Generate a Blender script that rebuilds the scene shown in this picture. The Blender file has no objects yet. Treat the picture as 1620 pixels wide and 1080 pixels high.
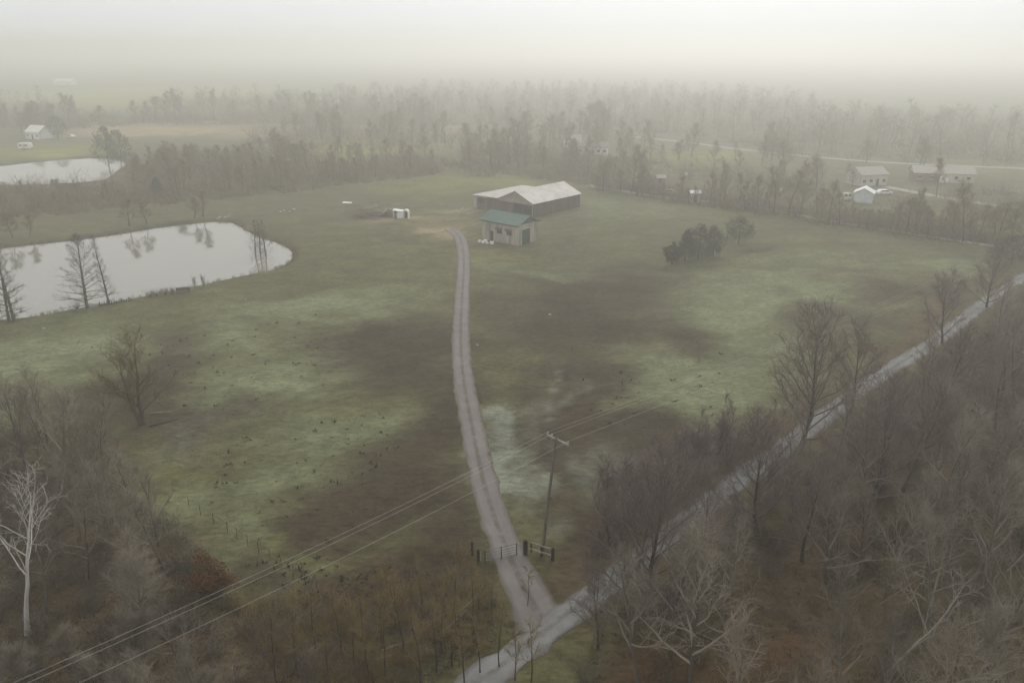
import bpy, math, random
import numpy as np
from mathutils import Vector, Matrix

# ------------------------------------------------------------------ camera, sky, sun, exposure
SC = bpy.context.scene
COL = SC.collection
CAM_H = 40.0
PITCH = math.atan(470 / 1260)          # drone camera looking a little down
FPX = 1260.0                            # focal length in photo pixels (28 mm equivalent)
cam = bpy.data.cameras.new('camera'); cam.lens = 28.0; cam.sensor_width = 36.0
cam.clip_start = 0.5; cam.clip_end = 12000
cam_o = bpy.data.objects.new('camera', cam); COL.objects.link(cam_o)
cam_o.location = (0, 0, CAM_H); cam_o.rotation_euler = (math.pi / 2 - PITCH, 0, 0)
SC.camera = cam_o

SUN_EL, SUN_AZ = math.radians(36), math.radians(16)     # azimuth clockwise from +Y
W = bpy.data.worlds.new('World'); SC.world = W; W.use_nodes = True
nt = W.node_tree; nt.nodes.clear()
sky = nt.nodes.new('ShaderNodeTexSky'); sky.sky_type = 'NISHITA'; sky.sun_disc = False
sky.sun_elevation = SUN_EL; sky.sun_rotation = SUN_AZ; sky.air_density = 1.0; sky.dust_density = 4.0
hsv = nt.nodes.new('ShaderNodeHueSaturation'); hsv.inputs['Saturation'].default_value = 0.12
nt.links.new(sky.outputs[0], hsv.inputs['Color'])
mixn = nt.nodes.new('ShaderNodeMix'); mixn.data_type = 'RGBA'; mixn.inputs['Factor'].default_value = 0.8
nt.links.new(hsv.outputs[0], mixn.inputs['A'])
mixn.inputs['B'].default_value = (10.0, 10.25, 10.45, 1)       # even cloud layer
bg = nt.nodes.new('ShaderNodeBackground'); bg.inputs['Strength'].default_value = 0.1
nt.links.new(mixn.outputs['Result'], bg.inputs['Color'])
wo = nt.nodes.new('ShaderNodeOutputWorld'); nt.links.new(bg.outputs[0], wo.inputs['Surface'])

sun = bpy.data.lights.new('sun', 'SUN'); sun.energy = 1.5; sun.angle = math.radians(30); sun.color = (1, 0.985, 0.96)
sun_o = bpy.data.objects.new('sun', sun); COL.objects.link(sun_o); sun_o.location = (0, 60, 120)
sd = Vector((math.sin(SUN_AZ) * math.cos(SUN_EL), math.cos(SUN_AZ) * math.cos(SUN_EL), math.sin(SUN_EL)))
sun_o.rotation_euler = sd.to_track_quat('Z', 'Y').to_euler()

SC.view_settings.view_transform = 'Standard'; SC.view_settings.look = 'None'
SC.view_settings.gamma = 1.0; SC.view_settings.exposure = -0.12; SC.view_settings.use_curve_mapping = False
SC.render.engine = 'CYCLES'
cy = SC.cycles
cy.max_bounces = 5; cy.diffuse_bounces = 1; cy.glossy_bounces = 2; cy.transmission_bounces = 1
cy.volume_bounces = 4; cy.transparent_max_bounces = 8
cy.use_adaptive_sampling = True; cy.adaptive_threshold = 0.02; cy.adaptive_min_samples = 16
cy.use_denoising = True
cy.sample_clamp_indirect = 4.0
HAZE_DENSITY = 0.0017
HAZE_TOP = 51.0

# ------------------------------------------------------------------ helpers
rng = np.random.default_rng(7)
random.seed(7)
sP, cP = math.sin(PITCH), math.cos(PITCH)

def G(px, py, z=0.0):
    """place on the land where a line of sight of the photo meets height z"""
    dx = (px - 810) / FPX; dv = (py - 540) / FPX
    dy = cP - dv * sP; dz = -sP - dv * cP
    t = (z - CAM_H) / dz
    return np.array((t * dx, t * dy))

def HT(px, py, pt):
    X, Y = G(px, py); k = (540 - pt) / FPX
    return CAM_H + (k * Y * cP - Y * sP) / (cP + k * sP)

def in_poly(P, poly):
    P = np.asarray(P, float).reshape(-1, 2); poly = np.asarray(poly, float)
    x, y = P[:, 0], P[:, 1]; inside = np.zeros(len(P), bool)
    j = len(poly) - 1
    for i in range(len(poly)):
        xi, yi = poly[i]; xj, yj = poly[j]
        c = ((yi > y) != (yj > y)) & (x < (xj - xi) * (y - yi) / (yj - yi + 1e-12) + xi)
        inside ^= c; j = i
    return inside

def seg_dist(P, line, closed=False):
    P = np.asarray(P, float).reshape(-1, 2); line = np.asarray(line, float)
    best = np.full(len(P), 1e9); n = len(line)
    for i in range(n if closed else n - 1):
        a, b = line[i], line[(i + 1) % n]; ab = b - a
        t = np.clip(((P - a) @ ab) / (ab @ ab + 1e-9), 0, 1)
        best = np.minimum(best, np.hypot(*(P - a - t[:, None] * ab).T))
    return best

def smooth_line(pts, n=3, closed=False):
    pts = np.asarray(pts, float)
    for _ in range(n):
        if closed:
            q = np.roll(pts, -1, 0)
            pts = np.stack([pts * .75 + q * .25, pts * .25 + q * .75], 1).reshape(-1, 2)
        else:
            q = np.stack([pts[:-1] * .75 + pts[1:] * .25, pts[:-1] * .25 + pts[1:] * .75], 1).reshape(-1, 2)
            pts = np.vstack([pts[:1], q, pts[-1:]])
    return pts

def gp(lst, z=0.0): return np.array([G(a, b, z) for a, b in lst])

WATER_Z = -0.6
pond_line = smooth_line(gp([(0,507),(60,500),(110,490),(150,483),(200,474),(250,464),(300,455),(340,446),(380,437),(420,430),(448,422),(462,411),(463,400),(455,392),(440,385),(420,378),(398,370),(382,360),(368,352),(340,350),(300,354),(250,360),(180,372),(100,382),(40,388),(0,393),(-150,412),(-230,450),(-150,505)], WATER_Z), 2, True)
far_pond_line = smooth_line(gp([(0,263),(40,258),(100,252),(150,250),(185,253),(201,259),(188,268),(168,285),(130,290),(60,293),(0,294),(-80,291),(-100,278),(-80,266)], WATER_Z), 2, True)

def fbm(x, y, s=1.0):
    v = np.zeros_like(x); a = 1.0; f = s
    for k in range(5):
        v = v + a * np.sin(x * f * 1.0 + 1.7 * k + 1.3 * np.sin(y * f * .83 + k)) * np.cos(y * f * 1.1 - 2.1 * k + 1.1 * np.sin(x * f * .71 + 2 * k))
        a *= .55; f *= 1.93
    return v

def hz(x, y):
    x = np.asarray(x, float); y = np.asarray(y, float)
    h = .32 * np.sin(x * .023 + 1.) * np.sin(y * .019 + .4) + .16 * np.sin(x * .05 + y * .031)
    P = np.stack([x.ravel(), y.ravel()], 1)
    for line in (pond_line, far_pond_line):
        lo = line.min(0) - 30; hi = line.max(0) + 30
        m = ((P > lo) & (P < hi)).all(1)
        if not m.any(): continue
        Q = P[m]; d = seg_dist(Q, line, True); d = np.where(in_poly(Q, line), -d, d)
        hh = h.ravel()[m] * np.clip((d - 2) / 24, 0, 1)
        hh = hh - np.clip((2.0 - d) * .3, 0, 1.6)
        f = h.ravel().copy(); f[m] = hh; h = f.reshape(x.shape)
    return h

def hz1(x, y): return float(hz(np.array([x]), np.array([y]))[0])

def new_mesh(name, V, F, mat=None, smooth=False):
    """F: (n,3) or (n,4) array, or list of index tuples"""
    me = bpy.data.meshes.new(name)
    V = np.asarray(V, np.float32)
    if isinstance(F, list):
        me.from_pydata(V.tolist(), [], F)
    else:
        F = np.asarray(F, np.int32); n, k = F.shape
        me.vertices.add(len(V)); me.vertices.foreach_set('co', V.ravel())
        me.loops.add(n * k); me.loops.foreach_set('vertex_index', F.ravel())
        me.polygons.add(n); me.polygons.foreach_set('loop_start', np.arange(0, n * k, k, dtype=np.int32))
        me.polygons.foreach_set('loop_total', np.full(n, k, np.int32))
        me.update(calc_edges=True)
    if smooth: me.polygons.foreach_set('use_smooth', np.ones(len(me.polygons), bool))
    if mat: me.materials.append(mat)
    return me

def vattr(me, name, arr):
    arr = np.asarray(arr, np.float32)
    a = me.attributes.new(name, 'FLOAT_COLOR', 'POINT')
    if arr.shape[1] == 3: arr = np.hstack([arr, np.ones((len(arr), 1), np.float32)])
    a.data.foreach_set('color', arr.ravel())

def obj(name, me, parent=None, loc=None, rz=0.0):
    o = bpy.data.objects.new(name, me); COL.objects.link(o)
    if parent is not None: o.parent = parent
    if loc is not None: o.location = loc
    if rz: o.rotation_euler = (0, 0, rz)
    return o

def tag(o, label=None, cat=None, group=None, kind=None):
    if label: o['label'] = label
    if cat: o['category'] = cat
    if group: o['group'] = group
    if kind: o['kind'] = kind
    return o

def thing(name, label, cat, loc, rz=0.0, group=None):
    return tag(obj(name, None, None, loc, rz), label, cat, group)

class MB:
    """collects solids into one mesh"""
    def __init__(s): s.v = []; s.f = []
    def add(s, vs, fs):
        n = len(s.v); s.v += [tuple(v) for v in vs]; s.f += [tuple(i + n for i in f) for f in fs]; return s
    def box(s, x0, x1, y0, y1, z0, z1):
        return s.add([(x0,y0,z0),(x1,y0,z0),(x1,y1,z0),(x0,y1,z0),(x0,y0,z1),(x1,y0,z1),(x1,y1,z1),(x0,y1,z1)],
                     [(0,3,2,1),(4,5,6,7),(0,1,5,4),(1,2,6,5),(2,3,7,6),(3,0,4,7)])
    def slab(s, a, b, c, d, t):
        """thick sheet through four corners, thickness t below"""
        a, b, c, d = map(Vector, (a, b, c, d)); n = (b - a).cross(d - a).normalized() * t
        return s.add([a, b, c, d, a - n, b - n, c - n, d - n], [(0,1,2,3),(7,6,5,4),(0,4,5,1),(1,5,6,2),(2,6,7,3),(3,7,4,0)])
    def prism(s, poly, y0, y1):
        """polygon in xz pushed along y"""
        n = len(poly)
        return s.add([(x, y0, z) for x, z in poly] + [(x, y1, z) for x, z in poly],
                     [tuple(range(n)), tuple(range(2*n-1, n-1, -1))] + [(i, i+n, (i+1) % n + n, (i+1) % n) for i in range(n)])
    def tube(s, pts, rad, sides=6, cap=True):
        V, F = tube_np(np.array(pts, float), np.array(rad, float) if np.ndim(rad) else np.full(len(pts), rad), sides)
        s.add(V.tolist(), F.tolist())
        if cap:
            n = len(s.v); s.f += [tuple(range(n - sides, n)), tuple(range(n - len(V) + sides - 1, n - len(V) - 1, -1))]
        return s
    def build(s, name, mat, parent=None, loc=None, rz=0, smooth=False):
        return obj(name, new_mesh(name, s.v, s.f, mat, smooth), parent, loc, rz)

def tube_np(P, R, sides):
    T = np.gradient(P, axis=0); T /= np.linalg.norm(T, axis=1)[:, None] + 1e-9
    ref = np.where(np.abs(T[:, 2:3]) > .9, np.array([[1., 0, 0]]), np.array([[0, 0, 1.]]))
    ref = np.repeat(ref[:1], len(P), 0)
    U = np.cross(T, ref); U /= np.linalg.norm(U, axis=1)[:, None] + 1e-9
    Wv = np.cross(T, U)
    a = np.arange(sides) * 2 * np.pi / sides
    V = (P[:, None] + R[:, None, None] * (U[:, None] * np.cos(a)[None, :, None] + Wv[:, None] * np.sin(a)[None, :, None])).reshape(-1, 3)
    n = len(P); i = np.arange(n - 1)[:, None] * sides; j = np.arange(sides)[None]; k = (j + 1) % sides
    F = np.stack([i + j, i + k, i + sides + k, i + sides + j], -1).reshape(-1, 4)
    return V, F

# ------------------------------------------------------------------ materials
def mat_new(name):
    m = bpy.data.materials.new(name); m.use_nodes = True
    return m, m.node_tree, m.node_tree.nodes['Principled BSDF']

def mix(nt, fac, a, b, mode='MIX'):
    n = nt.nodes.new('ShaderNodeMix'); n.data_type = 'RGBA'; n.blend_type = mode
    for key, v in (('Factor', fac), ('A', a), ('B', b)):
        if hasattr(v, 'is_linked'): nt.links.new(v, n.inputs[key])
        elif key == 'Factor': n.inputs[key].default_value = v
        else: n.inputs[key].default_value = (*v, 1)
    return n.outputs['Result']

def noise(nt, scale, detail=4, rough=.6, vec=None, out='Fac', dist=0):
    n = nt.nodes.new('ShaderNodeTexNoise'); n.inputs['Scale'].default_value = scale
    n.inputs['Detail'].default_value = detail; n.inputs['Roughness'].default_value = rough; n.inputs['Distortion'].default_value = dist
    if vec is not None: nt.links.new(vec, n.inputs['Vector'])
    return n.outputs[out]

def ramp(nt, fac, lo, hi, a=0.0, b=1.0):
    n = nt.nodes.new('ShaderNodeMapRange'); n.interpolation_type = 'SMOOTHSTEP'
    nt.links.new(fac, n.inputs['Value'])
    n.inputs['From Min'].default_value = lo; n.inputs['From Max'].default_value = hi
    n.inputs['To Min'].default_value = a; n.inputs['To Max'].default_value = b
    return n.outputs['Result']

def math_(nt, op, a, b=None):
    n = nt.nodes.new('ShaderNodeMath'); n.operation = op
    for i, v in enumerate((a, b)):
        if v is None: continue
        if hasattr(v, 'is_linked'): nt.links.new(v, n.inputs[i])
        else: n.inputs[i].default_value = v
    return n.outputs[0]

def coords(nt, which='Object'):
    return nt.nodes.new('ShaderNodeTexCoord').outputs[which]

def geo_pos(nt): return nt.nodes.new('ShaderNodeNewGeometry').outputs['Position']

def bump(nt, b, h, strength=.4, dist=.1):
    n = nt.nodes.new('ShaderNodeBump'); n.inputs['Strength'].default_value = strength; n.inputs['Distance'].default_value = dist
    nt.links.new(h, n.inputs['Height']); nt.links.new(n.outputs[0], b.inputs['Normal'])

def simple(name, col, rough=.8, var=.25, scale=3.0, metal=0.0, spec=.3, obj_rand=0.0, col2=None, bump_s=0.0, coord='Object', streak=False):
    m, t, b = mat_new(name)
    b.inputs['Roughness'].default_value = rough; b.inputs['Metallic'].default_value = metal
    b.inputs['Specular IOR Level'].default_value = spec
    vec = coords(t, coord)
    if streak:
        mp = t.nodes.new('ShaderNodeMapping'); mp.inputs['Scale'].default_value = (1, 1, .12)
        t.links.new(vec, mp.inputs['Vector']); vec = mp.outputs[0]
    f = noise(t, scale, 5, .65, vec)
    c2 = col2 if col2 else tuple(c * (1 - var) for c in col)
    c = mix(t, ramp(t, f, .35, .68), tuple(c * (1 + var * .5) for c in col), c2)
    if obj_rand:
        r = t.nodes.new('ShaderNodeObjectInfo').outputs['Random']
        c = mix(t, 1.0, c, mix(t, r, (1 - obj_rand,) * 3, (1 + obj_rand,) * 3), 'MULTIPLY')
    t.links.new(c, b.inputs['Base Color'])
    if bump_s: bump(t, b, f, bump_s, .05)
    return m

def bark(name, a, b_, rnd=.3):
    """per-tree tint between two bark colours"""
    m, t, b = mat_new(name); b.inputs['Roughness'].default_value = .9; b.inputs['Specular IOR Level'].default_value = .15
    r = t.nodes.new('ShaderNodeObjectInfo').outputs['Random']
    c = mix(t, r, a, b_)
    f = noise(t, 1.3, 4, .7, coords(t))
    c = mix(t, 1.0, c, mix(t, f, (1 - rnd * 1.3,) * 3, (1 + rnd * 1.3,) * 3), 'MULTIPLY')
    t.links.new(c, b.inputs['Base Color']); return m

def attr_mat(name, rough=.9, var=.3, scale=2.0, translucent=0.0):
    """colour from a per-piece attribute with grain on top"""
    m, t, b = mat_new(name); b.inputs['Roughness'].default_value = rough; b.inputs['Specular IOR Level'].default_value = .15
    a = t.nodes.new('ShaderNodeAttribute'); a.attribute_name = 'tint'
    f = noise(t, scale, 3, .6, geo_pos(t))
    c = mix(t, 1.0, a.outputs['Color'], mix(t, f, (1 - var,) * 3, (1 + var,) * 3), 'MULTIPLY')
    t.links.new(c, b.inputs['Base Color']); return m

M = {}
M['bark_wood'] = bark('bark_wood', (.070, .063, .054), (.17, .152, .13))
M['twig_wood'] = bark('twig_wood', (.17, .145, .112), (.29, .248, .195))
M['bark_line'] = bark('bark_line', (.075, .064, .052), (.11, .094, .075))
M['twig_line'] = bark('twig_line', (.155, .120, .055), (.21, .165, .078))
M['bark_plum'] = bark('bark_plum', (.060, .049, .046), (.09, .074, .068))
M['twig_plum'] = bark('twig_plum', (.158, .124, .110), (.21, .168, .148))
M['bark_dark'] = bark('bark_dark', (.040, .034, .028), (.058, .050, .042))
M['twig_brown'] = bark('twig_brown', (.165, .118, .052), (.22, .162, .072))
M['bark_white'] = bark('bark_white', (.50, .48, .45), (.56, .54, .50), .35)
M['bark_pale'] = bark('bark_pale', (.26, .24, .21), (.36, .33, .29))
M['bark_cypress'] = bark('bark_cypress', (.10, .083, .064), (.13, .108, .085))
M['cedar'] = bark('cedar_foliage', (.070, .060, .044), (.090, .074, .058), .5)
M['pine'] = bark('pine_foliage', (.058, .066, .034), (.075, .080, .042), .5)
M['olive_leaf'] = bark('olive_foliage', (.060, .062, .034), (.082, .078, .044), .5)
M['rust_leaf'] = bark('rust_foliage', (.15, .072, .032), (.18, .088, .04), .6)
M['stuff'] = attr_mat('ground_growth')
M['metal_roof'] = simple('pale_metal_roof', (.50, .475, .42), .55, .2, .5, 0.0, .3, streak=True)
M['green_roof'] = simple('green_metal_roof', (.085, .155, .125), .5, .2, .8, 0, .3, streak=True)
M['green_metal'] = simple('green_metal', (.035, .085, .062), .5, .2, 1.5, 0, .4)
M['green_gable'] = simple('green_gable_siding', (.045, .085, .065), .6, .2, 1.5)
M['tan_siding'] = simple('tan_siding', (.40, .36, .295), .8, .45, .7, streak=True)
M['barn_wood'] = simple('weathered_barn_siding', (.105, .075, .058), .9, .4, .8, streak=True, col2=(.075, .060, .05))
M['barn_red'] = simple('faded_red_boards', (.16, .075, .06), .9, .3, 1.0, streak=True)
M['gable_tan'] = simple('pale_gable_siding', (.36, .31, .25), .8, .2, .6)
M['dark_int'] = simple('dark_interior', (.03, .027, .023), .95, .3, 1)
M['glass'] = simple('window_glass', (.02, .022, .024), .08, .2, .5, 0, .6)
M['white_paint'] = simple('white_paint', (.78, .77, .74), .6, .12, 1.2)
M['cream_paint'] = simple('cream_siding', (.52, .48, .40), .7, .15, .8)
M['grey_shingle'] = simple('grey_shingles', (.20, .18, .165), .9, .25, 2)
M['pale_shingle'] = simple('pale_shingles', (.36, .33, .29), .9, .2, 2)
M['brick'] = simple('brick_wall', (.20, .10, .08), .9, .25, 2)
M['blue_white'] = simple('pale_blue_panels', (.60, .66, .68), .6, .15, 1)
M['wood_pole'] = simple('weathered_pole_wood', (.15, .135, .115), .9, .3, 3, streak=True)
M['wood_pole_low'] = simple('dark_creosote_wood', (.035, .031, .027), .9, .3, 3)
M['pale_wood'] = simple('pale_weathered_wood', (.30, .275, .24), .85, .3, 3)
M['wire'] = simple('aluminium_wire', (.45, .43, .40), .45, .1, 2, 0, .5)
M['galv'] = simple('galvanised_tube', (.17, .17, .165), .5, .25, 3, .3)
M['black_post'] = simple('dark_post', (.022, .021, .020), .8, .3, 3)
M['rust_steel'] = simple('dull_steel', (.06, .052, .045), .8, .3, 4)
M['rubber'] = simple('tyre_rubber', (.02, .02, .02), .9, .2, 4)
M['stone'] = simple('pale_stone', (.42, .40, .35), .9, .25, 3)
M['ceramic'] = simple('insulator_grey', (.40, .40, .39), .3, .1, 3)
M['bench_green'] = simple('mossy_bench_wood', (.065, .068, .045), .85, .3, 3)

# --- the land
def ell(px, py, hw, hh, s=1.0):
    c = G(px, py); rx = abs(G(px + hw, py)[0] - c[0]); ry = (G(px, py - hh)[1] - G(px, py + hh)[1]) / 2
    return (c[0], c[1], max(rx, .5), max(ry, .5), s)

PALE = [ell(*a) for a in [(70,570,130,55,1.2),(150,540,60,20,.5),(330,545,70,45,.85),(420,600,100,60,1.05),(520,490,160,32,1.0),(650,465,60,18,.5),(560,690,120,45,.75),
        (440,760,110,60,.7),(420,860,110,50,.6),(560,480,90,22,.6),(900,432,150,14,.8),(780,425,60,14,.6),(1180,480,160,52,1.15),(1280,470,100,40,.9),(1290,545,60,25,.6),(1330,420,150,25,.55),(1090,600,160,58,1.15),
        (1010,640,90,30,.7),(1200,540,110,35,.9),(1230,440,120,30,.7),(1150,650,60,30,.7),(980,330,120,14,.5),(1490,420,60,12,.6),(640,330,200,14,.25),(90,650,60,30,.4)]]
COOL = [ell(*a) for a in [(800,670,28,40,1),(812,735,28,60,1),(835,790,32,40,.85),(915,740,30,40,.55),(780,650,18,16,.6),(850,845,26,26,.4),(860,640,20,60,.4),(970,730,40,40,.5),(300,690,60,50,.35)]]
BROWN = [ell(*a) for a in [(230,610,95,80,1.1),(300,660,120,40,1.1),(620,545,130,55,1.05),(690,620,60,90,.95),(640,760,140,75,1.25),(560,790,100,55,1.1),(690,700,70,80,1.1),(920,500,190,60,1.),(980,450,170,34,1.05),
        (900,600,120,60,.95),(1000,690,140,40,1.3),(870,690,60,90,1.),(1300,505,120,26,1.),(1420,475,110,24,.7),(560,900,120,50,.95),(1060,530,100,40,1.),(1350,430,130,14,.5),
        (660,900,110,60,1.),(620,960,130,60,1.),(450,960,120,60,.9),(880,950,60,40,1.1),(760,500,50,60,.6),(905,640,40,50,1.2),(1100,720,140,50,1.2),(950,820,90,90,1.1),(170,470,140,12,.5),(600,334,54,9,1.4),(1060,425,80,10,.8),(1170,388,34,6,.8),(520,560,70,30,.6),(700,830,50,80,1.)]]  # brown patches at the cedars also stand for contact shade, painted into the ground
GREENY = [ell(*a) for a in [(200,152,260,14,1.3),(480,160,120,12,.8),(560,235,130,22,.9),(80,240,110,14,.9),(760,410,90,12,.3),(880,310,90,10,.4),(1080,250,160,18,.6),(1580,360,90,30,.6),(740,290,200,12,.5),(330,740,30,14,.6),(520,850,30,12,.5),(1560,265,60,20,.4),(1300,335,160,18,.4)]]
TAN = [ell(*a) for a in [(270,207,150,9,1.2),(400,212,60,8,.9),(690,205,60,8,.7),(690,360,34,7,1),(640,345,90,6,.7),(728,362,40,12,1.1),(790,395,60,6,.4),(1360,455,60,10,.45),(1400,490,50,8,.5),(730,332,40,5,.8),(600,340,60,5,.5),(870,500,20,3,.5),(910,580,16,3,.5)]]

strip_right = gp([(905,1140),(930,1005),(1010,940),(1130,845),(1250,750),(1340,680),(1440,600),(1560,515),(1640,450),(2100,470),(2400,1300),(905,1300)])
strip_mid = gp([(880,985),(905,930),(960,820),(1050,745),(1180,705),(1280,640),(1400,555),(1520,470),(1640,420),(1640,450),(1560,505),(1440,590),(1340,668),(1250,738),(1130,832),(1010,925)])
wood_left = gp([(-400,560),(0,645),(90,695),(200,775),(300,850),(350,930),(500,1000),(650,1065),(700,1100),(700,1400),(-900,1400)])
edge_far = gp([(-400,385),(0,338),(350,300),(700,262),(1000,300),(1300,345),(1640,400),(2100,470),(2100,440),(1640,372),(1300,322),(1000,282),(700,248),(350,250),(0,300),(-400,330)])
RUST = [ell(*a) for a in [(1210,1010,110,60,1.),(1330,880,80,40,.6),(1280,1060,100,50,.9),(1060,1040,80,40,.8),(560,940,80,40,.35),(700,960,60,40,.4),(1400,800,60,40,.4),(240,1010,80,40,.7),(330,930,40,30,.4),(940,800,40,40,.4)]]

TRAILS = [(gp(l), w, col, k) for l, w, col, k in [
    ([(905,575),(888,610),(878,650),(868,690),(862,740)], .8, (.045, .036, .027), .9), ([(884,590),(876,640),(866,680)], .35, (.24, .22, .18), .7),
    ([(727,372),(690,362),(640,350),(570,338)], 1.3, (.20, .175, .11), .8), ([(750,335),(700,330),(660,338)], 1.0, (.22, .19, .12), .7),
    ([(860,385),(920,360),(1000,345)], .8, (.10, .092, .055), .7), ([(840,400),(930,392),(1050,385)], .5, (.095, .088, .052), .6),
    ([(1230,420),(1330,410),(1480,425)], .6, (.09, .078, .05), .6), ([(1250,440),(1360,430),(1480,440)], .6, (.10, .085, .055), .6), ([(1300,455),(1400,452),(1500,448)], .5, (.2, .185, .12), .6),
    ([(1000,655),(1120,610),(1230,550)], .4, (.19, .19, .13), .6), ([(560,620),(640,600),(715,560)], .5, (.085, .07, .048), .6), ([(760,480),(860,470),(960,485)], .4, (.10, .088, .055), .5),
    ([(330,352),(420,340),(470,332)], .8, (.07, .06, .038), .8), ([(250,700),(330,660),(420,650)], .7, (.07, .055, .04), .8)]]

def masks(x, y):
    """ground cover weights at places on the land, painted cedar shade included"""
    xw = x + 2.6 * fbm(x, y, .21) + .02 * y * fbm(y, x, .045); yw = y + 3.6 * fbm(y + 9, x - 4, .17) + .03 * y * fbm(x + 50, y, .05)
    def blob(L):
        v = np.zeros_like(x)
        for cx, cy_, rx, ry, s in L:
            v = np.maximum(v, s * np.exp(-(((xw - cx) / rx) ** 2 + ((yw - cy_) / ry) ** 2) * .9))
        return v
    P = np.stack([xw, yw], 1)
    wood = np.zeros_like(x)
    for poly in (strip_right, strip_mid, wood_left, edge_far):
        d = seg_dist(P, poly, True); d = np.where(in_poly(P, poly), d, -d)
        wood = np.maximum(wood, np.clip((d + 1.5) / 4, 0, 1))
    return blob(PALE), blob(BROWN), wood, blob(COOL), blob(GREENY), blob(TAN), blob(RUST)

def land_color(x, y):
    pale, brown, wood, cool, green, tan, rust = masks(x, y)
    n = np.clip(.5 + .3 * fbm(x, y, .31), 0, 1)[:, None]; n2 = np.clip(.5 + .35 * fbm(x + 70, y - 30, 1.1), 0, 1)[:, None]
    c = np.array([.117, .115, .053]) * (1 - n) + np.array([.092, .086, .043]) * n
    def over(c, m, col, k=1.0):
        m = np.clip(m * k, 0, 1)[:, None]; m = m * m * (3 - 2 * m); return c * (1 - m) + np.array(col) * m
    c = over(c, green, (.21, .218, .05), 1.)
    c = over(c, tan, (.29, .225, .125), 1.)
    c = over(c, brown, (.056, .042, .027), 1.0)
    c = over(c, pale * (1 - .65 * np.clip(brown, 0, 1)), (.175, .190, .108), 1.1)
    c = over(c, cool, (.20, .215, .17), 1.05)
    c = over(c, wood, (.105, .077, .045), 1.)
    c = over(c, rust, (.14, .078, .040), .9)
    P = np.stack([x + .5 * fbm(x, y, .6), y + .5 * fbm(y, x, .6)], 1)
    for line in (pond_line, far_pond_line):
        lo = line.min(0) - 8; hi = line.max(0) + 8; mk = ((P > lo) & (P < hi)).all(1)
        if mk.any():
            e = np.zeros(len(P)); e[mk] = np.clip(1.25 - seg_dist(P[mk], line, True) / 1.5, 0, 1); c = over(c, e, (.07, .056, .036), .85)
    for line, w, col, k in TRAILS:
        c = over(c, np.clip(1.2 - seg_dist(P, line) / w, 0, 1) * (.65 + .35 * fbm(x * 1.5, y * 1.5, .5)), col, k)
    return c * (.82 + .36 * n2)

xs = np.concatenate([-120 - np.cumsum(1.1 ** np.arange(1, 56))[::-1] * .8, np.arange(-120, 120.01, .9), 120 + np.cumsum(1.1 ** np.arange(1, 56)) * .8])
ys = np.concatenate([np.arange(-60, 28, 4.), np.arange(28, 236, .9), 236 + np.cumsum(1.07 ** np.arange(1, 80)) * .9])
X, Y = np.meshgrid(xs, ys); nx, ny = len(xs), len(ys)
Z = hz(X, Y)
Vg = np.stack([X.ravel(), Y.ravel(), Z.ravel()], 1)
i = (np.arange(ny - 1)[:, None] * nx + np.arange(nx - 1)[None]).ravel()
Fg = np.stack([i, i + 1, i + nx + 1, i + nx], 1)

mg, t, b = mat_new('meadow'); b.inputs['Roughness'].default_value = 1.0; b.inputs['Specular IOR Level'].default_value = .1
a = t.nodes.new('ShaderNodeAttribute'); a.attribute_name = 'tint'
pos = geo_pos(t)
mp = t.nodes.new('ShaderNodeMapping'); mp.inputs['Scale'].default_value = (.6, 1.15, 1); t.links.new(pos, mp.inputs['Vector'])
f1 = noise(t, .16, 6, .68, mp.outputs[0], dist=.6)
f2 = noise(t, 1.7, 6, .75, mp.outputs[0])
f3 = noise(t, 7.0, 3, .7, pos)
c = mix(t, 1.0, a.outputs['Color'], mix(t, ramp(t, f1, .3, .7), (.80, .79, .78), (1.2, 1.2, 1.16)), 'MULTIPLY')
c = mix(t, 1.0, c, mix(t, ramp(t, f2, .25, .75), (.58, .56, .54), (1.42, 1.42, 1.4)), 'MULTIPLY')
c = mix(t, ramp(t, f3, .58, .70, 0, .45), c, (.165, .145, .09))
#vor = t.nodes.new('ShaderNodeTexVoronoi'); vor.inputs['Scale'].default_value = .55; t.links.new(pos, vor.inputs['Vector'])
#spk = math_(t, 'MULTIPLY', ramp(t, vor.outputs['Distance'], .22, .08), ramp(t, noise(t, .07, 2, .5, pos), .5, .62))
t.links.new(c, b.inputs['Base Color'])
bump(t, b, math_(t, 'ADD', f2, math_(t, 'MULTIPLY', f3, .4)), .55, .25)
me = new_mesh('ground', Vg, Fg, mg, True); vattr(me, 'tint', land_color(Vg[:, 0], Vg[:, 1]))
tag(obj('ground', me), kind='structure')

# --- water
mw, t, b = mat_new('pond_water')
b.inputs['Base Color'].default_value = (.19, .175, .14, 1); b.inputs['Roughness'].default_value = .05
b.inputs['IOR'].default_value = 2.6; b.inputs['Specular IOR Level'].default_value = .5
mp = t.nodes.new('ShaderNodeMapping'); mp.inputs['Scale'].default_value = (.25, .9, 1); t.links.new(geo_pos(t), mp.inputs['Vector'])
bump(t, b, noise(t, 1.2, 4, .55, mp.outputs[0]), .05, .05)
for nm, line in (('pond', pond_line), ('far_pond', far_pond_line)):
    c0 = line.mean(0); L = c0 + (line - c0) * (1 + 1.2 / np.linalg.norm(line - c0, axis=1))[:, None]
    V = [(p[0], p[1], WATER_Z) for p in L]
    o = tag(obj(nm, new_mesh(nm, V, [tuple(range(len(V)))], mw)), kind='structure')

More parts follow.
